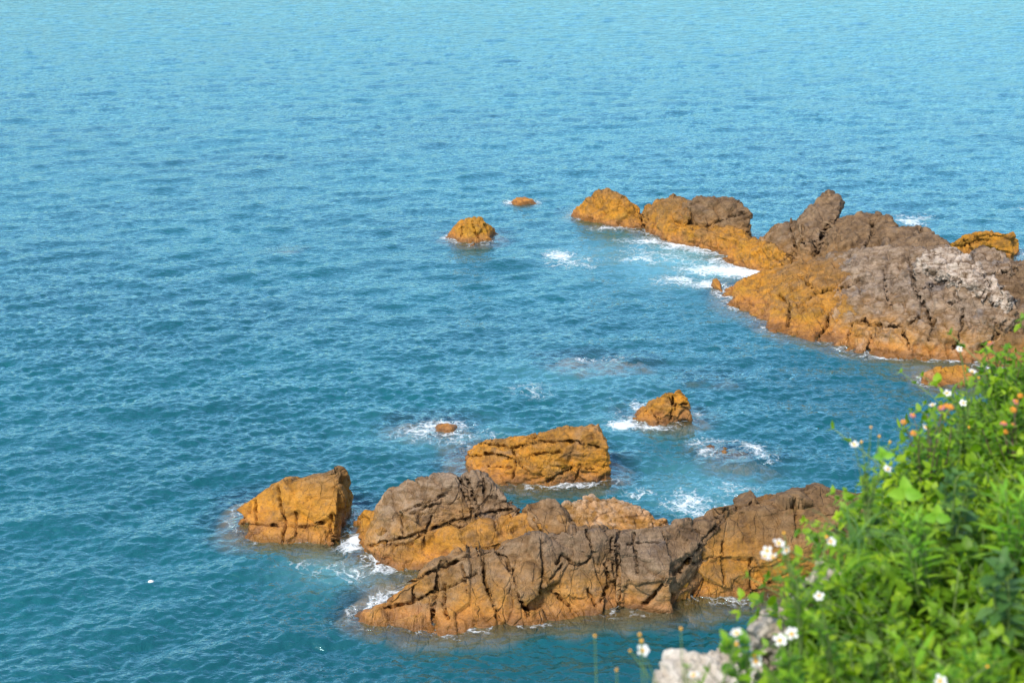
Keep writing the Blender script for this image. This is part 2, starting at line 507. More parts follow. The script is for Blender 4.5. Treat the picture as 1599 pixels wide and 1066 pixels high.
def carve(blocks, cracks, depth=0.22, width=0.019, seed=5):
    """cut crack lines (picture polylines) into the surfaces they fall on, as real grooves"""
    trees = [BVHTree.FromPolygons([tuple(x) for x in v], [tuple(int(i) for i in x) for x in f]) for v, f in blocks]
    rng = random.Random(seed)
    hits = []
    o = Vector((0, 0, CAM_H))
    for line in cracks:
        k = 1.0
        if isinstance(line[0], (int, float)):
            k, line = line[0], line[1:]
        ph = rng.random() * 10
        s = 0.0
        for (x0, y0), (x1, y1) in zip(line[:-1], line[1:]):
            L = math.hypot(x1 - x0, y1 - y0)
            steps = max(2, int(L / 1.0))
            for i in range(steps):
                t = i / steps
                s += L / steps
                j = 0.8 * math.sin(s * 0.10 + ph) + 0.6 * math.sin(s * 0.43 + ph * 3) + rng.uniform(-.3, .3)
                x = x0 + (x1 - x0) * t - (y1 - y0) / L * j
                y = y0 + (y1 - y0) * t + (x1 - x0) / L * j
                dr = ray(x, y).normalized()
                best = None
                for tr in trees:
                    h = tr.ray_cast(o, dr)
                    if h[0] is not None and (best is None or h[3] < best[1]):
                        best = (h[0], h[3])
                if best:
                    hits.append((best[0], k * (0.75 + 0.5 * abs(math.sin(s * 0.11 + ph)))))
    if not hits:
        return
    kd = KDTree(len(hits))
    for i, (h, _) in enumerate(hits):
        kd.insert(h, i)
    kd.balance()
    hp = np.array([tuple(h) for h, _ in hits])
    lo, hi = hp.min(0) - 0.2, hp.max(0) + 0.2
    for b in blocks:
        v, f = b
        n = vnormals(v, f)
        cand = np.where(((v > lo) & (v < hi)).all(1) & (n[:, 1] < 0.6))[0]
        dd = np.zeros(len(v))
        for i in cand:
            _, hi_, dist = kd.find(v[i])
            if dist < width * 3:
                kk = hits[hi_][1]
                dd[i] = depth * kk * math.exp(-(dist / (width * (0.6 + 0.4 * kk))) ** 2)
        b[0] = v - n * dd[:, None]

def finish_block(name, b, parent, color, label=None):
    v, f = b
    SUBMERGED.append(v[v[:, 2] < 0.6])
    base = np.array(parent.location) if parent is not None else v.mean(0) * np.array([1, 1, 0])
    me = np_mesh(name, v - base, f)
    o = link(name, me, parent, M_ROCK)
    if parent is None:
        o.location = base
    o.color = color
    if label:
        o['label'] = label
    return o

def outcrop(name, label, cat, blocks, cracks=(), group=None, depth=0.22, width=0.019):
    """blocks: list of (part name, points, kwargs, colour)"""
    built = [rock_block(p, **kw) for _, p, kw, _ in blocks]
    if cracks:
        carve(built, cracks, depth, width)
    if len(blocks) == 1:
        o = finish_block(name, built[0], None, blocks[0][3])
        return tag(o, label, cat, group)
    mid = np.concatenate([b[0] for b in built]).mean(0)
    e = empty(name, (float(mid[0]), float(mid[1]), 0))
    for (nm, _, _, colr), b in zip(blocks, built):
        finish_block(nm, b, e, colr)
    return tag(e, label, cat, group)

# --- the wedge at the left
outcrop('wedge_rock', 'orange wedge-shaped rock with straight right edge, leftmost rock in the sea', 'rock', [
    ('rock', [(364, 822, 0), (398, 838, 0), (440, 846, 0), (500, 851, 0), (519, 852, 0), (374, 799, .22), (395, 775, .47), (432, 762, .66),
              (447, 749, .82), (480, 742, .98), (528, 731, 1.16), (532, 738, 1.1), (524, 800, .5)],
     dict(back=0.9, seed=11, axes=(0.0, 0.2, 0.1), plate=(0.9, 0.7, 0.5), groove=0.03, lumps=0.05), (0.30, 0.35, 0.05, 1)),
], cracks=[(1.1, (434, 758), (438, 790), (446, 815), (441, 846)), ((398, 772), (401, 812)), ((378, 816), (420, 818), (470, 822), (520, 812)),
           ((520, 800), (514, 822), (520, 850)), (.6, (463, 836), (462, 800))], group='rocks in the sea')

# --- the middle outcrop behind the near ridge
MB = dict(back=0.7, axes=(0.1, 0.25, 0.35))
outcrop('layered_outcrop', 'low layered rock with a smooth grey-brown hump and yellow lower slab', 'rock', [
    ('lobe', [(553, 820, 0), (558, 807, .25), (570, 798, .42), (590, 796, .62), (575, 852, .12), (560, 835, .05), (605, 853, .28)],
     dict(MB, seed=21, back=0.5, lumps=0.06), (0.30, 0.1, 0, 1)),
    ('hump', [(574, 850, .2), (600, 851, .3), (640, 838, .42), (700, 817, .6), (742, 806, .7), (588, 795, .68), (603, 770, .95), (632, 752, 1.15),
              (665, 745, 1.3), (700, 738, 1.42), (716, 744, 1.42)],
     dict(MB, seed=22, groove=0.012, step=0.012, mid=0.02, lumps=0.05), (0.23, 0.55, 0.25, .9)),
    ('split_block', [(724, 744, 1.4), (742, 730, 1.52), (768, 752, 1.32), (790, 779, 1.05), (806, 796, .85), (748, 806, .72), (730, 775, 1.05)],
     dict(MB, seed=23, back=0.55, plate=(0.25, 0.5, 0.6), groove=0.04), (0.15, 1.0, 0.2, .6)),
    ('lower_slab', [(600, 886, 0), (640, 894, 0), (672, 889, 0), (760, 872, 0), (860, 850, .1), (594, 858, .26), (640, 842, .38), (700, 822, .53),
                    (760, 806, .68), (825, 800, .76), (884, 812, .75)],
     dict(MB, seed=24, groove=0.025, mid=0.03), (0.27, 0.15, 0.1, 1)),
    ('tan_block', [(822, 800, .75), (850, 784, .95), (866, 779, 1.02), (880, 795, .9), (893, 826, .6), (840, 835, .6)],
     dict(MB, seed=25, back=0.4, groove=0.02), (0.15, 0.3, 0.1, .7)),
    ('flaky_rock', [(876, 790, .72), (915, 775, .9), (962, 779, .86), (1005, 790, .72), (1041, 814, .42), (1000, 840, .3), (895, 834, .5)],
     dict(MB, seed=26, back=0.5, plate=(0.45, 0.3, 0.16), groove=0.05, step=0.05, mid=0.05, axes=(0.3, 0.5, 0.5)), (0.33, 0.05, 0.8, .75)),
], cracks=[(1.5, (717, 745), (726, 775), (742, 808)), (1.1, (728, 742), (736, 772), (752, 802)), (1.0, (752, 736), (758, 775)),
           (1.3, (575, 852), (640, 838), (700, 817), (760, 802), (806, 795)), ((826, 800), (842, 818), (848, 840)), (.7, (640, 800), (690, 785)),
           (.6, (628, 800), (630, 835)), (.6, (772, 800), (776, 830)), (.6, (700, 770), (650, 790), (620, 800)), (.6, (675, 806), (660, 850))],
    group='rocks in the sea')

# --- the near ridge
MC = dict(back=0.9, axes=(0.15, 0.1, 0.25))
outcrop('near_ridge', 'long jointed brown ridge nearest the shore, running under the green plants', 'rock', [
    ('long_slab', [(562, 964, 0), (600, 975, 0), (690, 983, 0), (760, 980, 0), (850, 965, 0), (966, 953, 0), (600, 937, .3), (640, 908, .58),
                   (690, 873, .86), (745, 855, .98), (830, 843, 1.08), (890, 830, 1.18), (940, 819, 1.27), (964, 824, 1.25)],
     dict(MC, seed=31, plate=(0.55, 0.8, 0.9), groove=0.03, step=0.02, mid=0.03), (0.17, 0.75, 0.1, .95)),
    ('cleft_block', [(968, 834, 1.2), (986, 826, 1.27), (1030, 821, 1.27), (1042, 842, 1.12), (1047, 902, .68), (1030, 915, .52), (968, 905, .55),
                     (970, 951, 0), (1003, 946, 0)],
     dict(MC, seed=32, groove=0.012, step=0.01, mid=0.018, lumps=0.03), (0.13, 0.85, 0.15, .9)),
    ('angular_plate', [(1034, 826, 1.18), (1075, 814, 1.2), (1098, 848, .95), (1078, 868, .78), (1044, 880, .82)],
     dict(MC, seed=33, back=0.6, groove=0.015, lumps=0.03), (0.08, 0.3, 0.1, .6)),
    ('foot_block', [(1000, 950, 0), (1040, 944, 0), (1082, 938, 0), (1080, 872, .62), (1058, 885, .62), (1020, 925, .25)],
     dict(MC, seed=34, back=0.6, plate=(0.3, 0.5, 0.6), groove=0.04), (0.28, 0.2, 0, 1)),
    ('shelf', [(1046, 822, 1.12), (1110, 804, 1.2), (1134, 802, 1.22), (1128, 812, 1.15), (1098, 845, .92), (1070, 830, 1.05)],
     dict(MC, seed=35, back=0.7, groove=0.015), (0.10, 0.5, 0.05, .4)),
    ('shore_slab', [(1078, 938, 0), (1130, 932, 0), (1200, 924, 0), (1260, 917, 0), (1380, 905, 0), (1088, 870, .62), (1100, 846, .85), (1135, 796, 1.28),
                    (1185, 773, 1.42), (1215, 773, 1.44), (1270, 761, 1.56), (1300, 768, 1.55), (1400, 775, 1.6)],
     dict(MC, seed=36, back=1.3, plate=(0.9, 0.9, 0.7), groove=0.018, step=0.015, mid=0.022, lumps=0.06), (0.25, 0.3, 0.02, 1)),
    ('knob', [(1215, 780, 1.35), (1238, 768, 1.52), (1268, 759, 1.6), (1292, 768, 1.55), (1300, 795, 1.35), (1240, 800, 1.25)],
     dict(MC, seed=37, back=0.6, groove=0.03, mid=0.05), (0.08, 0.4, 0, .3)),
], cracks=[(1.6, (966, 828), (964, 870), (968, 910), (966, 952)), (1.2, (676, 972), (678, 935), (686, 890), (690, 875)), (1.2, (752, 860), (756, 900), (770, 940), (778, 965)),
           ((845, 842), (850, 880), (845, 930)), ((800, 885), (806, 925), (826, 962)), ((795, 890), (790, 870), (775, 862)), (.9, (695, 910), (692, 945), (700, 965)),
           (.9, (870, 880), (880, 865), (900, 882), (915, 880), (930, 862)), (.8, (915, 830), (925, 855), (930, 880)), (.8, (918, 920), (930, 945)),
           (1.2, (640, 908), (690, 885), (745, 862)), (.8, (600, 950), (640, 940), (700, 915), (745, 895)), (.7, (644, 915), (646, 940)), (.7, (860, 905), (880, 880)),
           (.8, (945, 880), (950, 910), (938, 940)), (.8, (955, 840), (958, 900)), (.7, (990, 832), (992, 870), (996, 895)), (.6, (980, 848), (1032, 845)),
           (1.5, (1047, 905), (1030, 920), (1004, 944)), (1.3, (1096, 850), (1075, 875), (1047, 905)), (1.6, (1098, 846), (1115, 825), (1134, 808)),
           (.8, (1240, 775), (1244, 810), (1246, 838)), (.8, (1130, 845), (1128, 880), (1132, 910)), (.7, (1082, 880), (1115, 868), (1150, 872)), (.7, (1172, 870), (1172, 920)),
           (.8, (1110, 805), (1150, 795), (1175, 782)), (.6, (1200, 910), (1240, 890)), (.7, (1060, 820), (1100, 832)), (.8, (860, 920), (890, 945)), (.6, (720, 880), (730, 925))],
    group='rocks in the sea')

# --- the blocky yellow rock
outcrop('blocky_rock', 'blocky yellow-ochre rock with flat sloping top and cracked front, standing in water', 'rock', [
    ('rock', [(730, 724, .10), (737, 741, 0), (775, 758, 0), (830, 753, 0), (890, 752, 0), (946, 751, 0), (732, 708, .30), (749, 692, .50), (800, 684, .70),
              (850, 672, .92), (900, 665, 1.05), (935, 661, 1.1), (944, 680, .95), (949, 715, .5)],
     dict(back=0.8, seed=41, plate=(0.9, 0.5, 0.28), groove=0.04, step=0.04, mid=0.045, axes=(0.35, 0.15, 0.15)), (0.36, 0.1, 0.12, 1)),
], cracks=[(1.3, (800, 745), (803, 725), (808, 712), (797, 695)), (1.1, (808, 720), (826, 738)), ((730, 712), (770, 708), (805, 716), (850, 705), (885, 706)),
           ((742, 690), (800, 698), (850, 688), (900, 690), (935, 698)), (1.1, (855, 752), (880, 736), (900, 728), (930, 732)), (.8, (905, 725), (900, 750)), (.8, (760, 726), (800, 730))],
    group='rocks in the sea')

outcrop('slanted_rock', 'small slanted orange rock ringed with white foam, behind the blocky yellow rock', 'rock', [
    ('rock', [(985, 656, 0), (1020, 663, 0), (1077, 658, 0), (1005, 638, .28), (1035, 615, .62), (1060, 610, .72), (1075, 620, .62), (1079, 642, .25)],
     dict(back=0.5, seed=46, plate=(0.35, 0.35, 0.25), groove=0.045, gw=0.035), (0.4, 0.05, 0.05, 1)),
], cracks=[(1.1, (1047, 613), (1052, 632), (1046, 656)), ((1052, 632), (1076, 630)), (.8, (1018, 640), (1030, 660))], group='rocks in the sea')

# --- rocks awash and shoals below the surface
def shoal(name, label, pts, seed, color=(0.4, 0, 0.3, 1), cat='rock', lum=0.06):
    return outcrop(name, label, cat, [('rock', pts, dict(back=0.4, flare=0.5, seed=seed, voxel=0.045, lumps=lum, mid=0.05, floor=-1.1), color)], group='rocks awash or just under water')

shoal('awash_rock', 'rock just under foamy water with a tiny orange tip showing', [(610, 672, -.26), (640, 690, -.2), (700, 692, -.18), (740, 682, -.25), (640, 662, -.2),
      (700, 660, -.19), (692, 672, -.08), (703, 669, .03), (712, 672, -.08)], 51)
shoal('awash_slab', 'pinkish flat rock awash between the slanted rock and the plants', [(1095, 708, -.1), (1125, 720, -.05), (1168, 718, -.05), (1105, 697, -.02), (1145, 694, .04), (1168, 706, .03)], 52)
shoal('submerged_reef', 'pinkish reef under water in the middle of the bay', [(840, 580, -.34), (900, 592, -.24), (980, 590, -.24), (1025, 578, -.32), (900, 562, -.2), (960, 565, -.2)], 53)
shoal('submerged_patch', 'faint brownish reef patch under water beside the middle reef', [(1060, 606, -.42), (1100, 616, -.34), (1150, 612, -.34), (1090, 596, -.34), (1135, 596, -.34)], 54)
shoal('submerged_hump', 'faint dark reddish rock just under the open water, far from the others', [(415, 400, -.3), (440, 404, -.2), (472, 399, -.3), (430, 393, -.16), (460, 392, -.18)], 55)
shoal('submerged_shelf', 'brownish rock shelf under foam streaks off the shore slab', [(1115, 750, -.4), (1160, 762, -.34), (1205, 752, -.4), (1140, 732, -.34), (1180, 728, -.34)], 56)
outcrop('flat_rock', 'low rounded orange rock in the water close to the flowering plants', 'rock', [
    ('rock', [(1440, 597, 0), (1470, 603, 0), (1520, 603, 0), (1445, 583, .14), (1475, 573, .26), (1515, 572, .28)], dict(back=0.5, seed=57, groove=0.015, mid=0.03), (0.4, 0, 0.2, 1))], group='rocks in the sea')

# --- the lone rocks further out
outcrop('round_rock', 'lone rounded orange rock in open water, split by a dark cleft', 'rock', [
    ('rock', [(697, 371, 0), (715, 379, 0), (740, 382, 0), (765, 376, 0), (778, 364, 0), (710, 352, .36), (728, 341, .66), (742, 338, .74), (756, 345, .62), (770, 354, .35)],
     dict(back=0.6, seed=61, voxel=0.04, plate=(0.4, 0.4, 0.35), groove=0.07, gw=0.05, step=0.05), (0.4, 0.05, 0, 1))],
    cracks=[(1.2, (738, 345), (740, 358), (748, 372)), (1.0, (722, 352), (716, 376)), (.8, (756, 350), (764, 362))], group='rocks in the sea', depth=0.2, width=0.03)
outcrop('tiny_rock', 'tiny orange rock barely above the waves beyond the lone round rock', 'rock', [
    ('rock', [(794, 317, 0), (812, 320, 0), (836, 317, 0), (803, 309, .18), (818, 308, .22), (828, 312, .12)], dict(back=0.5, seed=62, voxel=0.045, mid=0.06), (0.4, 0, 0, 1))], group='rocks in the sea')

# --- the far headland
MM = dict(voxel=0.036, gw=0.03, groove=0.06, step=0.06, mid=0.028, lumps=0.08, fine=0.012, back=1.3, flare=0.9, crag=0.05, facet=0.34)
outcrop('headland_outcrop', 'big craggy headland of orange and grey-brown rock with a jagged crest', 'rock', [
    ('pyramid', [(891, 336, 0), (925, 340, 0), (945, 353, 0), (1003, 359, 0), (918, 315, .55), (935, 300, .98), (950, 295, 1.1), (970, 306, .98), (995, 325, .62), (1004, 337, .4)],
     dict(MM, seed=71, groove=0.03, crag=0.06), (0.37, 0.1, 0, 1)),
    ('brown_lump', [(1003, 358, 0), (1020, 366, 0), (1040, 374, 0), (1003, 330, .55), (1025, 315, .95), (1052, 304, 1.22), (1080, 316, 1.15), (1075, 345, .75)],
     dict(MM, seed=72), (0.3, 0.1, 0, 1)),
    ('dark_boulder', [(1072, 320, 1.15), (1095, 308, 1.4), (1130, 305, 1.5), (1158, 313, 1.42), (1172, 330, 1.15), (1174, 350, .75), (1163, 364, .5), (1115, 352, .65), (1085, 345, .75)],
     dict(MM, seed=73, groove=0.06), (0.17, 0.45, 0.05, .8)),
    ('tide_ledge', [(1036, 377, 0), (1090, 381, 0), (1145, 397, 0), (1195, 408, 0), (1045, 350, .6), (1105, 352, .65), (1148, 357, .65), (1172, 368, .55), (1200, 382, .5)],
     dict(MM, seed=74), (0.33, 0.1, 0.05, 1)),
    ('orange_rib', [(1132, 408, 0), (1160, 414, 0), (1190, 428, 0), (1230, 440, 0), (1142, 395, .25), (1188, 372, .8), (1212, 382, .95), (1235, 405, .7)],
     dict(MM, seed=75), (0.4, 0.1, 0.05, 1)),
    ('tan_wedge', [(1192, 374, .85), (1210, 357, 1.2), (1234, 344, 1.5), (1255, 345, 1.55), (1282, 372, 1.3), (1270, 405, .8), (1225, 395, .75)],
     dict(MM, seed=76, groove=0.02, step=0.015, mid=0.025), (0.22, 0.3, 0.12, .7)),
    ('spire', [(1248, 352, 1.5), (1262, 330, 1.85), (1272, 315, 2.05), (1288, 304, 2.22), (1302, 301, 2.28), (1312, 308, 2.2), (1312, 326, 1.98), (1300, 352, 1.6), (1290, 385, 1.15), (1260, 395, .95)],
     dict(MM, seed=77, back=0.7, plate=(0.4, 0.6, 0.9)), (0.25, 0.6, 0.1, .6)),
    ('crest_lump', [(1300, 350, 1.7), (1318, 338, 1.9), (1350, 334, 2.0), (1378, 331, 2.08), (1395, 342, 2.0), (1405, 370, 1.75), (1330, 400, 1.3), (1290, 390, 1.2)],
     dict(MM, seed=78, groove=0.06), (0.3, 0.3, 0.05, .55)),
    ('crest_tail', [(1380, 350, 1.95), (1400, 352, 1.95), (1440, 354, 2.0), (1460, 363, 1.95), (1482, 380, 1.85), (1470, 400, 1.75), (1380, 400, 1.5)],
     dict(MM, seed=79, groove=0.06), (0.2, 0.5, 0.1, .4)),
    ('sloping_toe', [(1119, 456, 0), (1150, 477, 0), (1195, 497, 0), (1205, 514, 0), (1260, 530, 0), (1335, 549, 0), (1190, 434, .5), (1215, 418, .8), (1240, 408, 1.0), (1300, 395, 1.4), (1340, 395, 1.55)],
     dict(MM, seed=80, groove=0.06, plate=(0.5, 0.5, 0.5), axes=(0.4, 0.4, 0.6), crag=0.03, facet=0.22), (0.31, 0.55, 0.03, 1)),
    ('great_dome', [(1300, 541, 0), (1335, 549, 0), (1400, 557, 0), (1480, 563, 0), (1530, 563, .05), (1300, 398, 1.4), (1370, 386, 1.85), (1440, 390, 2.0), (1482, 385, 2.15), (1522, 408, 2.05),
                    (1560, 440, 1.75), (1592, 482, 1.3), (1560, 520, .7)],
     dict(MM, seed=81, voxel=0.034, groove=0.10, plate=(0.42, 0.55, 0.5), axes=(0.5, 0.3, 0.6), mid=0.03, crag=0.02, facet=0.24, step=0.035, lumps=0.06), (0.17, 1.0, 0.30, 1)),
    ('dome_brow', [(1455, 392, 2.1), (1482, 384, 2.22), (1520, 404, 2.15), (1558, 438, 1.85), (1580, 468, 1.55), (1545, 462, 1.5), (1490, 425, 1.8), (1440, 410, 1.95)],
     dict(MM, seed=82, voxel=0.034, back=0.5, groove=0.07, plate=(0.3, 0.3, 0.3), step=0.06), (0.0, 0.6, 0.95, .2)),
    ('grey_block', [(1520, 392, 2.15), (1535, 381, 2.3), (1572, 398, 2.2), (1592, 414, 2.05), (1580, 428, 1.9), (1530, 428, 1.85)],
     dict(MM, seed=83, back=0.7, plate=(0.3, 0.6, 0.6)), (0.0, 0.9, 0.35, .2)),
    ('landward_rise', [(1540, 425, 1.9), (1590, 405, 2.1), (1680, 400, 2.3), (1760, 430, 2.2), (1760, 560, .3), (1600, 545, .3), (1575, 490, 1.1)],
     dict(MM, seed=84, back=1.4), (0.1, 0.5, 0.1, .5)),
    ('shadowed_ledge', [(1500, 566, 0), (1560, 572, 0), (1660, 575, 0), (1515, 545, .3), (1570, 512, .75), (1640, 505, .9)],  # brown ledge low on the right, behind the plants
     dict(MM, seed=85, back=0.8), (0.1, 0.5, 0, .8)),
    ('hook', [(1113, 437, .26), (1119, 434, .3), (1124, 440, .22), (1122, 455, 0), (1128, 458, 0)], dict(MM, seed=86, back=0.15, flare=0.2, groove=0, lumps=0.02, mid=0.02, voxel=0.03), (0.4, 0, 0, 1)),
], cracks=[(1.2, (1003, 330), (1004, 345), (1003, 358)), (1.0, (1105, 352), (1140, 338), (1165, 330)), ((1237, 346), (1238, 375), (1245, 398)), (.8, (1254, 350), (1255, 385)),
           (1.3, (1300, 340), (1285, 365), (1275, 395)), (1.0, (1360, 340), (1362, 365), (1350, 385)), (1.0, (1415, 395), (1425, 430), (1430, 455)), (1.0, (1430, 455), (1450, 490), (1455, 505)),
           (1.0, (1350, 505), (1400, 510), (1450, 490)), (.9, (1340, 500), (1380, 505)), (1.0, (1500, 440), (1490, 460), (1500, 468), (1480, 475)), (.9, (1505, 480), (1500, 520), (1490, 545)),
           (1.2, (1540, 435), (1560, 460), (1580, 480)), (1.2, (1575, 500), (1550, 530), (1525, 550)), (.8, (1380, 420), (1385, 460), (1390, 480)), (.8, (1430, 455), (1470, 440), (1500, 435)),
           (.9, (1250, 430), (1275, 455), (1245, 480)), (.9, (1275, 455), (1320, 450), (1350, 430)), (.9, (1215, 460), (1235, 480), (1230, 510)), (.8, (1300, 480), (1290, 510), (1275, 530)),
           (.8, (1330, 500), (1325, 540)), (.8, (1360, 520), (1355, 550)), (.7, (1410, 515), (1420, 545)), (.8, (1460, 500), (1450, 530)), (1.2, (1535, 430), (1560, 425), (1590, 420)), (.8, (1558, 395), (1560, 425))],
    depth=0.40, width=0.038, group='rocks in the sea')
outcrop('orange_back_rock', 'smooth orange rock poking out behind the grey crest of the headland', 'rock', [
    ('rock', [(1480, 388, 0), (1540, 396, 0), (1588, 393, 0), (1488, 378, .5), (1520, 368, .75), (1560, 363, .9), (1582, 364, .88), (1590, 376, .5)],
     dict(MM, seed=87, back=0.8, groove=0.03, plate=(1.2, .5, .4)), (0.45, 0.0, 0, 1))], cracks=[(1.0, (1500, 385), (1530, 374), (1545, 376))], group='rocks in the sea')

# ------------------------------------------------------------------ sea
def wave_tile(L, n, seed, wind, lo, hi, rms_slope, power=3.6, spread=2.0):
    rng = np.random.default_rng(seed)
    k1 = np.fft.fftfreq(n, L / n) * 2 * np.pi
    kx, ky = np.meshgrid(k1, k1, indexing='xy')
    k = np.hypot(kx, ky); k[0, 0] = 1e-6
    klo, khi = 2 * np.pi / hi, 2 * np.pi / lo
    ca = (kx * math.cos(wind) + ky * math.sin(wind)) / k
    S = k ** (-power) * np.exp(-(klo / k) ** 2) * np.exp(-(k / khi) ** 2) * (np.abs(ca) ** spread + 0.06)
    amp = np.sqrt(S); amp[0, 0] = 0
    ph = rng.normal(size=(n, n)) + 1j * rng.normal(size=(n, n))
    H = amp * ph
    h = np.fft.ifft2(H).real
    gx = np.gradient(h, L / n, axis=1); gy = np.gradient(h, L / n, axis=0)
    s = rms_slope / math.sqrt(float((gx ** 2 + gy ** 2).mean()))
    dx = np.fft.ifft2(-1j * kx / k * H).real * s
    dy = np.fft.ifft2(-1j * ky / k * H).real * s
    return L, n, h * s, dx, dy

def sample_tile(tile, x, y, rot):
    L, n, h, dx, dy = tile
    c, s = math.cos(rot), math.sin(rot)
    u = ((c * x + s * y) / L * n) % n; v = ((-s * x + c * y) / L * n) % n
    i0 = np.floor(u).astype(int) % n; j0 = np.floor(v).astype(int) % n
    fu = u - np.floor(u); fv = v - np.floor(v)
    i1 = (i0 + 1) % n; j1 = (j0 + 1) % n
    def s2(a):
        return (a[j0, i0] * (1 - fu) * (1 - fv) + a[j0, i1] * fu * (1 - fv) + a[j1, i0] * (1 - fu) * fv + a[j1, i1] * fu * fv)
    hx, hy = s2(dx), s2(dy)
    return s2(h), c * hx - s * hy, s * hx + c * hy

NC, NR = 840, 900
theta = np.linspace(-math.radians(28), math.radians(28), NC)
rows = (15.0 ** -0.5 + (280.0 ** -0.5 - 15.0 ** -0.5) * np.arange(NR) / (NR - 1)) ** -2.0
T = np.tan(theta)
Y = np.repeat(rows, NC)
X = (rows[:, None] * T[None, :]).ravel()
WIND = math.radians(-72)
big = wave_tile(61.0, 512, 1, WIND, 0.42, 2.4, 0.095, 3.9, 2.4)
ch1 = wave_tile(23.0, 640, 2, WIND + 0.15, 0.17, 0.38, 0.155, 3.8, 1.6)
ch2 = wave_tile(17.3, 640, 3, WIND - 0.35, 0.14, 0.30, 0.115, 3.6, 1.4)
hb, bx, by = sample_tile(big, X, Y, 0.0)
h1, x1, y1 = sample_tile(ch1, X, Y, 0.12)
h2, x2, y2 = sample_tile(ch2, X, Y, -0.31)
p2 = np.stack([X, Y, np.zeros_like(X)], 1)
gust = np.clip(1.0 + 0.75 * fbm(p2 * np.array([0.035, 0.05, 1]), 3, 91), 0.45, 1.6)
far = 1.0 / (1.0 + (Y / 220.0) ** 3)
# plan map of the rocks: highest rock near the surface, for shallow water and foam along the waterline
RES = 0.12
sub = np.concatenate(SUBMERGED)
gx0, gy0 = -30.0, 15.0
GW, GH = int(75 / RES), int(75 / RES)
gi = ((sub[:, 0] - gx0) / RES).astype(int); gj = ((sub[:, 1] - gy0) / RES).astype(int)
ok = (gi >= 0) & (gi < GW) & (gj >= 0) & (gj < GH)
hm = np.full((GH, GW), -2.5)
np.maximum.at(hm, (gj[ok], gi[ok]), sub[ok, 2])

def blur(a, it):
    for _ in range(it):
        p = np.pad(a, 1, mode='edge')
        a = (p[:-2, 1:-1] + p[2:, 1:-1] + p[1:-1, :-2] + p[1:-1, 2:] + 2 * p[1:-1, 1:-1]) / 6
    return a

def grid_sample(a, x, y):
    u = np.clip((x - gx0) / RES - 0.5, 0, GW - 1.001); v = np.clip((y - gy0) / RES - 0.5, 0, GH - 1.001)
    i = u.astype(int); j = v.astype(int); fu = u - i; fv = v - j
    return a[j, i] * (1 - fu) * (1 - fv) + a[j, i + 1] * fu * (1 - fv) + a[j + 1, i] * (1 - fu) * fv + a[j + 1, i + 1] * fu * fv
hms = blur(hm, 2)
solid = blur((hm > -0.05).astype(float), 3)
near_rock = np.clip(grid_sample(solid, X, Y) * 2.6, 0, 1)
wide = np.clip(grid_sample(blur((hm > -0.05).astype(float), 14), X, Y) * 2.5, 0, 1)
depth = np.maximum(0, 0.0 - grid_sample(hms, X, Y))
clarity = 0.93 * np.exp(-depth / 0.52) * np.clip((1.6 - depth) / 0.8, 0, 1)

def spots(lst):
    out = np.zeros_like(X)
    for px, py, rx, ry, s in lst:
        rx, ry = rx * 1.2, ry * 1.25
        c = P(px, py); a = (P(px + rx, py) - P(px - rx, py)).length / 2; b = (P(px, py - ry) - P(px, py + ry)).length / 2
        q = ((X - c.x) / a) ** 2 + ((Y - c.y) / b) ** 2
        out = np.maximum(out, s * np.exp(-q * 1.2))
    return out
foam = spots([(556, 842, 14, 10, .85), (548, 855, 22, 8, .7), (585, 868, 26, 9, .65), (590, 885, 40, 10, .5), (545, 890, 70, 16, .36), (478, 842, 36, 5, .75), (470, 882, 30, 6, .45),
              (1060, 382, 34, 7, .85), (1100, 390, 40, 8, .62), (1120, 408, 50, 8, .55), (1150, 424, 40, 9, 1.0), (1178, 427, 16, 7, 1.1), (1105, 421, 50, 7, .72), (1060, 438, 40, 8, .6), (1110, 445, 30, 8, .75),
              (1015, 378, 50, 8, .55), (1020, 400, 70, 12, .38), (878, 400, 24, 9, .72), (895, 410, 40, 10, .42), (975, 664, 24, 8, .85), (1020, 667, 30, 5, .8), (995, 635, 14, 10, .6), (1090, 648, 16, 6, .4),
              (1180, 703, 22, 12, .6), (1110, 688, 40, 6, .45), (1195, 716, 16, 12, .5), (690, 662, 45, 7, .55), (650, 676, 42, 14, .42), (740, 680, 40, 8, .42), (700, 690, 40, 6, .4),
              (1075, 785, 40, 18, .5), (1110, 798, 40, 12, .5), (1140, 765, 50, 12, .36), (1000, 770, 60, 10, .25), (830, 752, 30, 5, .55), (798, 316, 10, 3, .8), (1418, 346, 22, 5, .75), (1425, 340, 40, 6, .4),
              (1215, 500, 22, 6, .55), (1160, 470, 25, 5, .5), (1370, 556, 60, 4, .4), (930, 560, 50, 5, .3), (700, 982, 60, 6, .5), (640, 975, 30, 6, .45), (820, 975, 60, 6, .28), (1110, 930, 30, 6, .35),
              (1595, 325, 10, 4, .5), (900, 335, 14, 5, .5), (960, 356, 40, 5, .5), (830, 610, 40, 12, .27), (1000, 640, 60, 20, .25)])
milk = np.clip(1.25 * spots([(1090, 405, 130, 34, .55), (950, 395, 80, 24, .28), (560, 880, 90, 32, .40), (1110, 760, 110, 45, .24), (690, 675, 90, 24, .28), (1010, 655, 80, 26, .24), (900, 580, 140, 26, .18), (650, 960, 90, 30, .14)]), 0, .7)
lineN = np.clip(0.5 + 1.2 * fbm(p2 * 0.55, 2, 77), 0, 1.2)
foam = np.maximum(foam, near_rock * (1 - 0.45 * wide) * 0.72 * lineN)
calm = 1.0 - 0.45 * wide
amp = gust * calm
hgt = hb * (0.5 + 0.5 * calm) + (h1 + h2) * amp * far
chop = 0.5
Xd = X + chop * (bx + (x1 + x2) * amp * far)
Yd = Y + chop * (by + (y1 + y2) * amp * far) - 0.15 * (h1 + h2) * amp * far
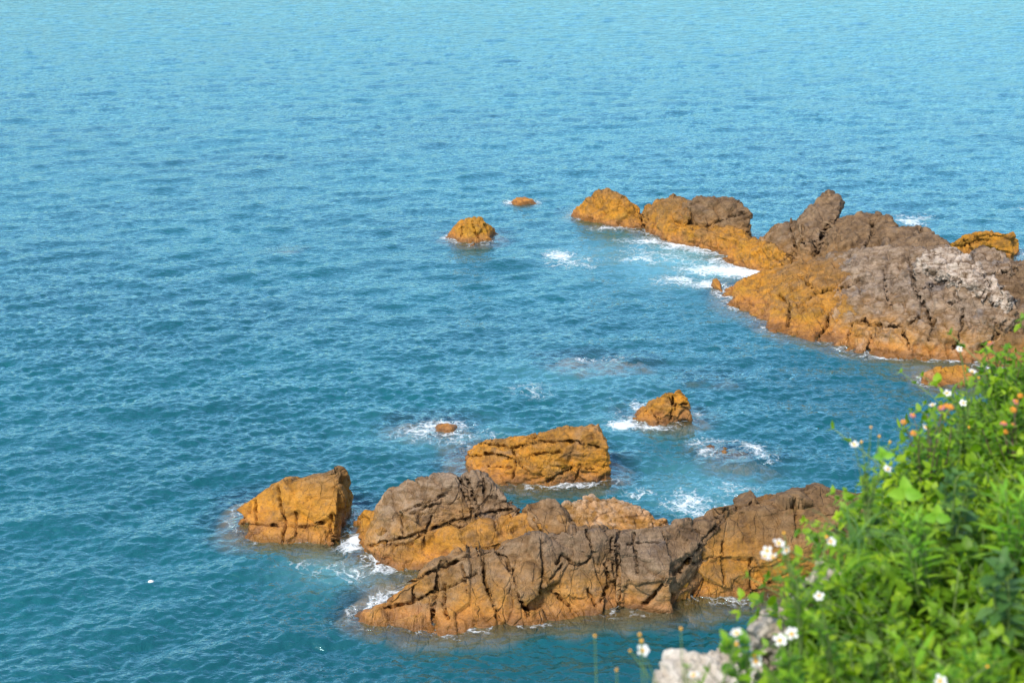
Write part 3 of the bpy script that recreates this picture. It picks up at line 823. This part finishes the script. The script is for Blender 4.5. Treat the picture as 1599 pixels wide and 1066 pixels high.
hgt = hgt + 0.10 * np.clip(foam - 0.6, 0, 1) * (1 + 0.8 * fbm(p2 * 3.0, 2, 79))
idx = np.arange(NC * NR).reshape(NR, NC)
faces = np.stack([idx[:-1, :-1].ravel(), idx[:-1, 1:].ravel(), idx[1:, 1:].ravel(), idx[1:, :-1].ravel()], 1)
# flat skirt of the same sheet out to the horizon and under the cliff
edge = np.concatenate([idx[0, :], idx[1:, -1], idx[-1, -2::-1], idx[-2:0:-1, 0]])
ex, ey = X[edge], Y[edge]
ang = np.arctan2(ey - 60.0, ex)
order_r = 9000.0
ox, oy = np.cos(ang) * order_r, 60.0 + np.sin(ang) * order_r
V = np.stack([Xd, Yd, hgt], 1)
nb = len(V)
V = np.concatenate([V, np.stack([ox, oy, np.zeros_like(ox)], 1)])
ei = np.arange(len(edge)); en = np.roll(ei, -1)
skirt = np.stack([edge[ei], nb + ei, nb + en, edge[en]], 1)
sea_me = np_mesh('sea', V, np.concatenate([faces, skirt]))
z0 = np.zeros(len(ox))
add_attr(sea_me, 'foam', np.concatenate([foam, z0]))
add_attr(sea_me, 'clarity', np.concatenate([clarity, z0]))
add_attr(sea_me, 'milk', np.concatenate([milk, z0]))
sea = link('water', sea_me, None, M_WATER)
tag(sea, 'rippled teal blue sea water with foam around the rocks', kind='structure')
# ------------------------------------------------------------------ bank with plants in the right foreground
EY = np.array([-6.0, 0.0, 2.0, 3.0, 3.44, 4.06, 4.8, 5.5, 6.0, 7.0, 9.0])
EX = np.array([-4.0, -0.9, -0.15, 0.38, 0.72, 1.04, 1.38, 1.80, 2.26, 3.1, 4.6])
FAR_Y = 6.15

def ground_z(x, y):
    x = np.asarray(x, float); y = np.asarray(y, float)
    d = x - np.interp(y, EY, EX)
    top = CAM_H - 2.28 + 0.16 * np.clip(d, 0, 3) + 0.35 * np.clip(2.0 - y, 0, 3) / 2.0
    p = np.stack([x * 1.3, y * 1.3, np.zeros_like(x)], -1).reshape(-1, 3)
    top = top + 0.06 * pnoise(p, 5).reshape(x.shape)
    drop = np.clip(-d, 0, None) * 5.0 + np.clip(y - FAR_Y - 0.1 * np.clip(x - 2.3, 0, 9), 0, None) * 5.0
    return top - drop

gy = np.concatenate([np.linspace(-6, 2, 24), np.linspace(2.1, 8.4, 80)])
gd = np.concatenate([np.linspace(-2.3, -0.1, 26), np.linspace(0, 3.0, 40), np.linspace(3.3, 9, 12)])
GX = np.interp(gy, EY, EX)[:, None] + gd[None, :]
GY = np.repeat(gy[:, None], len(gd), 1)
GZ = np.maximum(ground_z(GX, GY), -1.0)
jx = 0.10 * fbm(np.stack([GX.ravel() * 1.5, GY.ravel() * 1.5, GZ.ravel() * 1.5], 1), 3, 8).reshape(GX.shape) * (gd[None, :] < 0.0)
gidx = np.arange(GX.size).reshape(GX.shape)
gf = np.stack([gidx[:-1, :-1].ravel(), gidx[:-1, 1:].ravel(), gidx[1:, 1:].ravel(), gidx[1:, :-1].ravel()], 1)
bank = link('cliff_bank', np_mesh('cliff_bank', np.stack([(GX + jx).ravel(), GY.ravel(), GZ.ravel()], 1), gf), None, M_SOIL)
tag(bank, 'steep earth and stone bank under the green plants', kind='structure')

# pale limestone at the lip of the bank
def pale_rock(label, pts, seed, back=0.05):
    w = []
    for px, py, dz in pts:
        p = P(px, py, CAM_H - dz)
        w += [p, p + Vector((0.03, back, -0.02)), p + Vector((0.06, 0.04, -0.35))]
    v, f = hull_mesh(w, 0.009, 3)
    n = vnormals(v, f)
    e, rid, _ = voronoi(v / 0.09, seed)
    d = -0.02 + 0.06 * fbm(v * 6.0, 4, seed) + 0.012 * fbm(v * 30.0, 3, seed + 4) + 0.02 * (rid - 0.5) - 0.012 * np.exp(-(e * 0.09 / 0.008) ** 2)
    v = v + n * d[:, None]
    base = v.mean(0); base[2] = v[:, 2].min()
    o = link('pale_rock', np_mesh('pale_rock', v - base, f), None, M_PALE)
    o.location = base
    return tag(o, label, 'rock', 'pale rocks at the lip of the bank')

pale_rock('largest pale limestone rock at the bottom edge, lichen-spotted, below the plants', [(1012, 1066, 2.2), (1015, 1110, 2.3), (1030, 1040, 2.2), (1046, 1025, 2.17), (1085, 1008, 2.15), (1110, 992, 2.12), (1150, 990, 2.1), (1180, 1040, 2.1), (1170, 1110, 2.2)], 3)
pale_rock('pale pointed rock between the white daisies and the dark pool', [(1160, 985, 2.2), (1172, 962, 2.18), (1190, 938, 2.15), (1215, 932, 2.14), (1235, 960, 2.14), (1222, 992, 2.2)], 9, 0.03)
pale_rock('small pale rock half hidden in leaves beside the orange shore slab', [(1240, 905, 2.2), (1252, 886, 2.17), (1275, 872, 2.15), (1300, 880, 2.15), (1300, 910, 2.2)], 15, 0.03)

M_LEAFM = mat_leaf('leaf_mass', False, (0.034, 0.115, 0.005), (0.15, 0.29, 0.008), (0.36, 0.50, 0.016))
M_LEAF = mat_leaf('leaf_single', True, (0.06, 0.18, 0.008), (0.13, 0.29, 0.010), (0.24, 0.40, 0.015))
M_LEAFB = mat_leaf('leaf_bright', True, (0.13, 0.32, 0.02), (0.19, 0.40, 0.022), (0.27, 0.45, 0.03))
M_LEAFG = mat_leaf('leaf_dull', True, (0.06, 0.15, 0.035), (0.09, 0.20, 0.045), (0.13, 0.25, 0.06))
M_STEM = mat_plain('green_stem', (0.13, 0.20, 0.045))
M_WOOD = mat_plain('brown_stem', (0.14, 0.10, 0.055))
M_PETAL = mat_plain('white_petal', (0.82, 0.82, 0.78), 0.6, 0.05, 80, 0.3)
M_DISC = mat_plain('yellow_disc', (0.75, 0.36, 0.02), 0.7, 0.3, 400)
M_PINK = mat_plain('pink_floret', (0.72, 0.22, 0.24), 0.6, 0.2, 120, 0.25)
M_ORNG = mat_plain('orange_floret', (0.80, 0.33, 0.03), 0.6, 0.25, 120, 0.25)
M_STRAW = mat_plain('dry_straw', (0.34, 0.27, 0.13))

def leaf_template(width, fold=0.22, droop=0.28, prof=((.14, .55), (.40, 1.0), (.72, .62))):
    v = [(0, 0, 0)]
    for y, k in prof:
        x = 0.5 * width * k
        z = -droop * y * y
        v += [(-x, y, z + fold * x), (0, y, z), (x, y, z + fold * x)]
    v.append((0, 1, -droop))
    f = [(0, 2, 1), (0, 3, 2)]
    for a in range(len(prof) - 1):
        o = 1 + 3 * a
        f += [(o, o + 1, o + 4), (o, o + 4, o + 3), (o + 1, o + 2, o + 5), (o + 1, o + 5, o + 4)]
    o = 1 + 3 * (len(prof) - 1)
    t = len(v) - 1
    f += [(o, o + 1, t), (o + 1, o + 2, t)]
    return np.array(v, float), np.array(f)

L_OVATE = leaf_template(0.62)
L_BROAD = leaf_template(0.80, 0.30, 0.38, ((.12, .75), (.38, 1.0), (.72, .7)))
L_LANCE = leaf_template(0.26, 0.3, 0.22)
L_LOBED = leaf_template(0.44, 0.2, 0.3, ((.2, .8), (.35, .7), (.5, 1.0), (.66, .6)))

def frame_of(fwd, up):
    fwd = fwd.normalized()
    r = fwd.cross(up)
    if r.length < 1e-5:
        r = Vector((1, 0, 0))
    r.normalize()
    u = r.cross(fwd)
    return Matrix(((r.x, fwd.x, u.x), (r.y, fwd.y, u.y), (r.z, fwd.z, u.z)))

def bezier(a, b, c, t):
    return a * (1 - t) ** 2 + b * 2 * t * (1 - t) + c * t * t

class Tubes:
    def __init__(self):
        self.v, self.f = [], []
    def add(self, pts, r0, r1, n=4):
        k0 = len(self.v)
        m = len(pts)
        for i, p in enumerate(pts):
            t = (pts[min(i + 1, m - 1)] - pts[max(i - 1, 0)])
            if t.length < 1e-7:
                t = Vector((0, 0, 1))
            t.normalize()
            a = t.orthogonal().normalized(); b = t.cross(a)
            r = r0 + (r1 - r0) * i / (m - 1)
            for j in range(n):
                q = 2 * math.pi * j / n
                self.v.append(p + (a * math.cos(q) + b * math.sin(q)) * r)
        for i in range(m - 1):
            for j in range(n):
                self.f.append((k0 + i * n + j, k0 + i * n + (j + 1) % n, k0 + (i + 1) * n + (j + 1) % n, k0 + (i + 1) * n + j))
    def mesh(self, name, base=Vector()):
        return np_mesh(name, np.array([tuple(p - base) for p in self.v]), np.array(self.f))

def sprig_leaves(rng, pts, size, pairs, spread=0.95, up=Vector((0, 0, 1))):
    """opposite pairs along a stem and a small tuft at its tip: (pos, fwd, up, size, youth)"""
    out = []
    m = len(pts) - 1
    az = rng.uniform(0, 6.28)
    for k in range(pairs):
        t = 0.25 + 0.75 * (k + 0.3 * rng.random()) / max(1, pairs)
        i = min(m - 1, int(t * m))
        p = pts[i].lerp(pts[i + 1], t * m - i)
        ax = (pts[i + 1] - pts[i]).normalized()
        az += 1.57 + rng.uniform(-.3, .3)
        s = size * (1.1 - 0.5 * t) * rng.uniform(.75, 1.2)
        a = ax.orthogonal().normalized(); b = ax.cross(a)
        for sg in (0, math.pi):
            side = a * math.cos(az + sg) + b * math.sin(az + sg)
            ang = spread * rng.uniform(.8, 1.25) * (1.1 - 0.35 * t)
            f = ax * math.cos(ang) + side * math.sin(ang)
            out.append((p, f, (ax + up * 0.6 + Vector((rng.uniform(-.3, .3), rng.uniform(-.3, .3), 0))), s, t))
    ax = (pts[-1] - pts[-2]).normalized()
    for k in range(3):
        q = az + k * 2.1
        a = ax.orthogonal().normalized(); b = ax.cross(a)
        f = ax * 0.75 + (a * math.cos(q) + b * math.sin(q)) * 0.7
        out.append((pts[-1], f, ax + up, size * rng.uniform(.35, .6), 1.0))
    return out

# --- dense undergrowth: far too many leaves to count
rng = random.Random(77)
tub = Tubes()
LV, LF, LT = [], [], []
lcount = 0
tries = 0
sprigs = 0
lump = lambda x, y: float(pnoise(np.array([[x * 2.1, y * 2.1, 0.3]]), 31)[0])
while sprigs < 2500 and tries < 30000:
    tries += 1
    y = rng.uniform(2.2, FAR_Y + 0.05)
    ex = float(np.interp(y, EY, EX))
    x = ex + rng.uniform(-0.06, 1.0) ** 1 * (0.40 * y + 0.55 - ex)
    if x > 0.40 * y + 0.55:
        continue
    d = x - ex
    gz = float(ground_z(x, y))
    if y < 3.25 and d < 0.09 + 0.06 * lump(x, y) - 0.12 * (y - 2.9):
        continue
    l = lump(x, y)
    h = (0.33 + 0.17 * l + 0.12 * max(0, y - 5.0)) * min(1.0, (0.32 if y < 3.9 else (0.55 if y < 5.0 else 0.3)) + d * 1.8) * rng.uniform(.7, 1.15)
    h = max(0.08, h)
    lean = Vector((rng.gauss(-0.05, .16) - 0.12 * math.exp(-d * 4), rng.gauss(-0.03, .14), 0)) * (0.5 + h)
    a = Vector((x, y, gz - 0.03))
    c = a + Vector((0, 0, h)) + lean
    bz = a + Vector((0, 0, h * 0.6)) + lean * 0.25
    pts = [bezier(a, bz, c, t / 5) for t in range(6)]
    tub.add(pts, 0.004, 0.0018, 3)
    kind = rng.random()
    patch = lump(x * 0.7 + 5, y * 0.7)
    if kind < 0.45 + 0.3 * patch:
        tmpl, size = L_OVATE, rng.uniform(.055, .085)
    elif kind < 0.72:
        tmpl, size = L_LOBED, rng.uniform(.05, .08)
    elif kind < 0.9:
        tmpl, size = L_BROAD, rng.uniform(.055, .085)
    else:
        tmpl, size = L_LANCE, rng.uniform(.06, .095)
    base_t = rng.uniform(.12, .72) + 0.18 * patch
    for (p, f, u, s, yth) in sprig_leaves(rng, pts, size, rng.randint(4, 6)):
        M = np.array(frame_of(f, u)) * s
        LV.append(tmpl[0] @ M.T + np.array(p))
        LF.append(tmpl[1] + lcount)
        LT.append(np.full(len(tmpl[0]), min(1.0, max(0.0, base_t + 0.30 * (yth - 0.5) + rng.gauss(0, .08)))))
        lcount += len(tmpl[0])
    sprigs += 1
under_me = np_mesh('undergrowth', np.concatenate(LV), np.concatenate(LF))
add_attr(under_me, 'tint', np.concatenate(LT))
under = link('undergrowth', under_me, None, M_LEAFM)
tag(under, 'dense tangle of low green leaves covering the bank', 'undergrowth', kind='stuff')
us = link('undergrowth_stems', tub.mesh('undergrowth_stems'), under, M_STEM)
us['kind'] = 'stuff'

# --- single plants that stand out
def leaf_mesh(name, tmpl, mat):
    me = np_mesh(name, tmpl[0], tmpl[1])
    me.materials.append(mat)
    return me
ME_OVATE = leaf_mesh('leaf', L_OVATE, M_LEAF)
ME_BROAD = leaf_mesh('leaf', L_BROAD, M_LEAFB)
ME_LANCE = leaf_mesh('leaf', L_LANCE, M_LEAFB)
ME_LOBED = leaf_mesh('leaf', L_LOBED, M_LEAF)
ME_DULL = leaf_mesh('leaf', L_OVATE, M_LEAFG)
ME_BLADE = leaf_mesh('leaf', leaf_template(0.17, 0.25, 0.12), M_LEAFB)

def join_geo(parts):
    V, F, k = [], [], 0
    for v, f in parts:
        V.append(v); F.append(np.asarray(f) + k); k += len(v)
    return np.concatenate(V), np.concatenate(F)

def dome(r, h, n=7, m=3):
    v = [(0, 0, h)]
    for i in range(1, m + 1):
        t = i / m * 1.57
        for j in range(n):
            a = 6.2832 * (j + 0.5 * i) / n
            v.append((r * math.sin(t) * math.cos(a), r * math.sin(t) * math.sin(a), h * math.cos(t)))
    f = [(0, 1 + j, 1 + (j + 1) % n) for j in range(n)]
    for i in range(m - 1):
        for j in range(n):
            a, b = 1 + i * n + j, 1 + i * n + (j + 1) % n
            f += [(a, a + n, b + n), (a, b + n, b)]
    return np.array(v, float), np.array(f)

def petals(n, r0, r1, w, lift):
    tv, tf = leaf_template(w, 0.15, -0.15, ((.2, .55), (.6, 1.0), (.9, .75)))
    parts = []
    for k in range(n):
        a = 6.2832 * k / n + 0.2 * math.sin(k * 5.1)
        fwd = Vector((math.cos(a), math.sin(a), lift))
        M = np.array(frame_of(fwd, Vector((0, 0, 1)))) * (r1 - r0) * (1 + 0.12 * math.sin(k * 3.3))
        parts.append((tv @ M.T + np.array([math.cos(a) * r0, math.sin(a) * r0, 0]), tf))
    return join_geo(parts)

ME_PETALS = np_mesh('flower', *petals(5, 0.004, 0.021, 0.85, 0.05)); ME_PETALS.materials.append(M_PETAL)
ME_DISC = np_mesh('disc', *dome(0.0075, 0.008)); ME_DISC.materials.append(M_DISC)
ME_CUP = np_mesh('cup', *dome(0.006, -0.012, 6, 2)); ME_CUP.materials.append(M_STEM)
_r = random.Random(5)
def floret_dome(n, r, lo, hi):
    parts = []
    for k in range(n):
        t = math.radians(lo + (hi - lo) * ((k + .5) / n)); a = k * 2.39996
        p = Vector((math.sin(t) * math.cos(a), math.sin(t) * math.sin(a), math.cos(t) * 0.7)) * r
        v, f = dome(0.0045, 0.004, 5, 2)
        M = np.array(p.to_track_quat('Z', 'Y').to_matrix())
        parts.append((v @ M.T + np.array(p), f))
    return join_geo(parts)
ME_LPINK = np_mesh('flower', *floret_dome(14, 0.014, 48, 95)); ME_LPINK.materials.append(M_PINK)
ME_LORNG = np_mesh('flower', *floret_dome(14, 0.014, 48, 95)); ME_LORNG.materials.append(M_ORNG)
ME_LCORE = np_mesh('core', *floret_dome(9, 0.0145, 0, 46)); ME_LCORE.materials.append(M_ORNG)

def child(name, me, parent, base, pos, M3, s=1.0):
    o = bpy.data.objects.new(name, me)
    COL.objects.link(o)
    o.parent = parent
    o.matrix_local = Matrix.Translation(pos - base) @ (M3 * s if False else M3).to_4x4() @ Matrix.Diagonal((s, s, s, 1))
    return o

def at_depth(px, py, yy):
    d = ray(px, py)
    t = yy / d.y
    return Vector((d.x * t, yy, CAM_H + d.z * t))

prng = random.Random(404)

def flower(kind, root, base, pos, facing, s=1.0):
    M3 = (s := s * (0.72 if kind != 'bud' else 0.6)) and facing.to_track_quat('Z', 'Y').to_matrix() @ Matrix.Rotation(prng.uniform(0, 6.28), 3, 'Z')
    if kind == 'daisy':
        o = child('flower', ME_PETALS, root, base, pos, M3, s)
        core = ME_DISC
    elif kind == 'bud':
        o = child('bud', ME_DISC, root, base, pos, M3, s)
        core = ME_CUP
    else:
        o = child('flower', ME_LPINK if kind == 'pink' else ME_LORNG, root, base, pos, M3, s)
        core = ME_LCORE
    c = bpy.data.objects.new(core.name.split('.')[0], core)
    COL.objects.link(c)
    c.parent = o

def plant(name, label, cat, px, py, dist, leafme, stems, height, size, pairs, flowers=(), stem_mat=None, group='plants that stand out on the bank', spread=0.95, lean=0.5, fs=1.0, stalk=0.0016, base_drop=None):
    """stems rise from one foot on the bank towards (px, py) at the given distance; flowers sit at their own picture points"""
    tip = at_depth(px, py, dist)
    fx, fy = tip.x + 0.05, dist + 0.02
    gz = float(ground_z(fx, fy))
    gz = max(gz, tip.z - height) if base_drop is None else gz - 0.05
    base = Vector((fx, fy, gz))
    root = empty(name, base)
    tag(root, label, cat, group)
    tb = Tubes()
    for k in range(stems):
        off = Vector((prng.gauss(0, .5), prng.gauss(0, .5), prng.uniform(-.35, .15))) * (lean * height * 0.5) if k else Vector((0, 0, 0))
        end = tip + off
        midp = base.lerp(end, 0.5) + Vector((prng.gauss(0, .02), prng.gauss(0, .02), 0.04))
        pts = [bezier(base, midp, end, t / 7) for t in range(8)]
        tb.add(pts, 0.0045, 0.0018, 5)
        if leafme is not None:
            for (p, f, u, s, yth) in sprig_leaves(prng, pts, size, pairs, spread):
                child('leaf', leafme, root, base, p, frame_of(f, u), s)
    for (kind, fx_, fy_, dz) in flowers:
        pos = at_depth(fx_, fy_, dist + dz)
        st = base.lerp(tip, prng.uniform(.25, .7)) if stems else base
        midp = st.lerp(pos, 0.45) + Vector((prng.gauss(0, .015), prng.gauss(0, .015), 0.03))
        pts = [bezier(st, midp, pos, t / 7) for t in range(8)]
        tb.add(pts, stalk * 1.3, stalk, 4)
        if kind in ('daisy', 'bud'):
            for t in (0.3, 0.55):
                i = int(t * 7)
                for sg in (-1, 1):
                    f = Vector((sg * prng.uniform(.5, 1), prng.uniform(-.6, .4), .5))
                    child('leaf', ME_LOBED, root, base, pts[i], frame_of(f, Vector((0, 0, 1))), prng.uniform(.02, .04))
        face = Vector((prng.gauss(-.1, .3), prng.gauss(-.35, .3), 1.0)) if kind != 'daisy' else Vector((prng.gauss(-.1, .35), prng.gauss(-.45, .35), 0.9))
        flower(kind, root, base, pos, face, fs * prng.uniform(.85, 1.1))
    link('stem', tb.mesh('stem', base), root, stem_mat or M_STEM)
    return root

plant('lantana_bush', 'leafy bush with pink and orange flower clusters at the right edge', 'bush', 1580, 670, 4.9, ME_OVATE, 7, 0.42, 0.062, 6,
      [('pink', 1567, 662, 0), ('orange', 1570, 674, 0), ('pink', 1582, 665, .02), ('orange', 1582, 640, 0), ('pink', 1586, 628, .03), ('orange', 1593, 618, 0)], M_WOOD)
plant('lantana_bush', 'bush with orange flower clusters leaning out over the water', 'bush', 1450, 668, 4.75, ME_OVATE, 8, 0.40, 0.055, 6,
      [('orange', 1411, 659, 0), ('pink', 1425, 649, 0), ('pink', 1470, 637, 0), ('orange', 1478, 634, .02), ('orange', 1427, 676, 0), ('orange', 1484, 636, 0)], M_WOOD)
plant('lantana_bush', 'topmost leafy bush on the bank with one pink flower cluster', 'bush', 1570, 545, 5.75, ME_OVATE, 9, 0.40, 0.062, 6, [('pink', 1546, 536, 0), ('orange', 1556, 568, 0)], M_WOOD, lean=0.8)
plant('daisy_plant', 'single white daisy on a tall stalk, topmost flower before the headland', 'flowering plant', 1510, 600, 5.3, ME_LOBED, 2, 0.3, 0.05, 4, [('daisy', 1498, 545, 0)], lean=0.3, stalk=0.0026)
plant('daisy_plant', 'daisy plant with white and yellow flowers below the tall daisy stalk', 'flowering plant', 1500, 625, 5.0, ME_LOBED, 3, 0.3, 0.05, 4,
      [('daisy', 1518, 580, 0), ('bud', 1528, 590, 0), ('daisy', 1504, 629, -.2), ('daisy', 1479, 614, 0), ('daisy', 1456, 632, 0), ('daisy', 1446, 667, -.1), ('bud', 1513, 667, -.3)], lean=0.5)
plant('daisy_plant', 'thin upright stalks with yellow buds above the water on the bank edge', 'flowering plant', 1350, 735, 4.15, ME_LOBED, 2, 0.3, 0.05, 4,
      [('daisy', 1334, 694, 0), ('bud', 1360, 667, 0), ('bud', 1373, 681, 0), ('bud', 1345, 690, 0), ('bud', 1390, 690, 0), ('daisy', 1386, 732, -.1)], lean=0.35)
plant('broadleaf_vine', 'vine with big bright green three-part leaves on the bank edge', 'vine', 1412, 765, 4.0, None, 1, 0.3, 0.1, 1)
vine = [o for o in bpy.data.objects if o.name.startswith('broadleaf_vine')][0]
vb = Vector(vine.location)
for (px, py, s, dirs) in ((1413, 770, .052, ((0, .2, 1), (-.95, -.4, .1), (.9, -.5, .05))), (1380, 712, .032, ((-.4, 0, 1), (-1, -.2, 0), (.7, -.4, .3))), (1462, 808, .042, ((.2, .2, 1), (-.9, -.3, .1), (.9, -.5, .1)))):
    p = at_depth(px, py, 4.0 - 0.05)
    for d in dirs:
        child('leaf', ME_BROAD, vine, vb, p, frame_of(Vector(d), Vector((0.05, -1, .45))), s)
plant('whorled_shrub', 'shrub with bright yellow-green narrow leaves in whorls, amid broad leaves', 'shrub', 1430, 812, 3.85, ME_LANCE, 4, 0.3, 0.075, 8, spread=1.05, lean=0.4)
plant('whorled_shrub', 'shrub with long narrow bright leaves at the right edge', 'shrub', 1570, 765, 3.9, ME_LANCE, 5, 0.32, 0.10, 7, spread=1.1, lean=0.6)
plant('dull_leaf_shrub', 'shrub with large drooping grey-green leaves at the right edge', 'shrub', 1565, 880, 3.4, ME_DULL, 4, 0.3, 0.085, 4, spread=1.3, lean=0.7)
plant('dull_leaf_shrub', 'grey-green leafy shrub among bright leaves in the middle of the bank', 'shrub', 1480, 745, 4.1, ME_DULL, 5, 0.3, 0.065, 5, spread=1.15, lean=0.6)
plant('daisy_plant', 'cluster of white daisies in front of the orange shore slab', 'flowering plant', 1235, 880, 3.5, ME_LOBED, 4, 0.3, 0.05, 4,
      [('daisy', 1194, 868, 0), ('daisy', 1207, 870, .02), ('daisy', 1198, 860, .05), ('daisy', 1216, 848, 0), ('bud', 1224, 832, 0), ('daisy', 1228, 859, 0), ('daisy', 1297, 845, .1), ('bud', 1291, 838, .1)], lean=0.45, fs=1.05)
plant('daisy_plant', 'lone white daisy above the pointed pale rock', 'flowering plant', 1285, 955, 3.3, ME_LOBED, 3, 0.22, 0.05, 4, [('daisy', 1279, 930, 0)], lean=0.5)
plant('daisy_plant', 'pair of white daisies with orange centres low on the bank', 'flowering plant', 1225, 1030, 3.0, ME_LOBED, 3, 0.2, 0.05, 4, [('daisy', 1218, 999, 0), ('daisy', 1236, 989, 0), ('bud', 1178, 1024, 0), ('daisy', 1180, 1032, 0)], lean=0.5, fs=1.05)
plant('daisy_plant', 'sparse stalks with yellow buds standing against the dark pool', 'flowering plant', 1070, 1040, 2.95, ME_LOBED, 2, 0.2, 0.03, 3,
      [('bud', 1063, 981, 0), ('bud', 984, 1016, 0), ('daisy', 1004, 1015, 0), ('daisy', 1083, 1054, -.05), ('daisy', 1150, 988, 0), ('bud', 1150, 1005, 0)], lean=0.4, base_drop=0.25)
plant('seed_stalk', 'lone thin stalk with a yellow head left of the pale rock', 'flowering plant', 935, 1060, 2.95, None, 0, 0.3, 0.03, 0, [('bud', 929, 992, 0), ('bud', 963, 1045, 0)], base_drop=0.2)
plant('seed_stalk', 'lone pale stalk with small buds right of the yellow-headed stalk', 'flowering plant', 1005, 1075, 2.9, None, 0, 0.3, 0.03, 0, [('bud', 999, 990, 0), ('bud', 1002, 1000, 0)], base_drop=0.2)
plant('broadleaf_plant', 'plant with one upright bright strap leaf low on the bank', 'plant', 1410, 1000, 3.1, ME_BLADE, 1, 0.15, 0.11, 1, lean=0.2, spread=0.5)
plant('low_leafy_plant', 'dark leafy sprig at the edge of the largest pale rock', 'plant', 1135, 1000, 3.0, ME_OVATE, 3, 0.15, 0.055, 3, lean=0.5)
plant('low_leafy_plant', 'feathery bright plant in the bottom right corner', 'plant', 1520, 1000, 3.0, ME_LOBED, 6, 0.25, 0.06, 6, lean=0.8)
plant('daisy_plant', 'daisy with orange centre at the bottom edge, lower right', 'flowering plant', 1470, 1050, 2.9, ME_LOBED, 4, 0.2, 0.06, 4, [('daisy', 1468, 1063, -.1), ('bud', 1542, 1040, 0)], lean=0.6)

def grass_tuft(label, px, py, dist, n, length, mat, seed, sag=0.5):
    r = random.Random(seed)
    base = at_depth(px, py, dist)
    root = empty('grass_tuft', base)
    tag(root, label, 'grass tuft', 'grass tufts on the bank')
    for k in range(n):
        a = r.uniform(0, 6.28); L = length * r.uniform(.6, 1.1)
        out = Vector((math.cos(a), math.sin(a), 0))
        side = Vector((-out.y, out.x, 0)) * 0.0035
        V, F = [], []
        for i in range(8):
            t = i / 7
            p = out * (L * 0.75 * t) + Vector((0, 0, L * (t - sag * 1.15 * t * t)))
            w = (1 - t) ** 0.6
            V += [tuple(p - side * w), tuple(p + side * w + Vector((0, 0, 0.001)))]
            if i:
                o = 2 * i
                F.append((o - 2, o - 1, o + 1, o))
        b = link('blade', np_mesh('blade', np.array(V), np.array(F)), root, mat)
        b.location = (r.gauss(0, .012), r.gauss(0, .012), 0)
grass_tuft('arching pale grass tuft over the brown end of the shore slab', 1335, 850, 3.75, 22, 0.26, M_LEAFG, 3, 0.75)
grass_tuft('green grass tuft beside the small pale rock', 1318, 905, 3.55, 18, 0.2, M_LEAF, 12, 0.7)

# --- small white float drifting at the lower left
fv, ff = dome(0.05, 0.05, 9, 4)
fv = fv * np.array([1.3, 0.9, 1.0])
fo = link('white_float', np_mesh('white_float', *join_geo([(fv, ff), (fv * np.array([1, 1, -0.6]), ff[:, ::-1])])), None, M_PETAL)
fo.location = P(236, 909, 0.02)
tag(fo, 'tiny white scrap floating alone on the water, lower left', 'float')
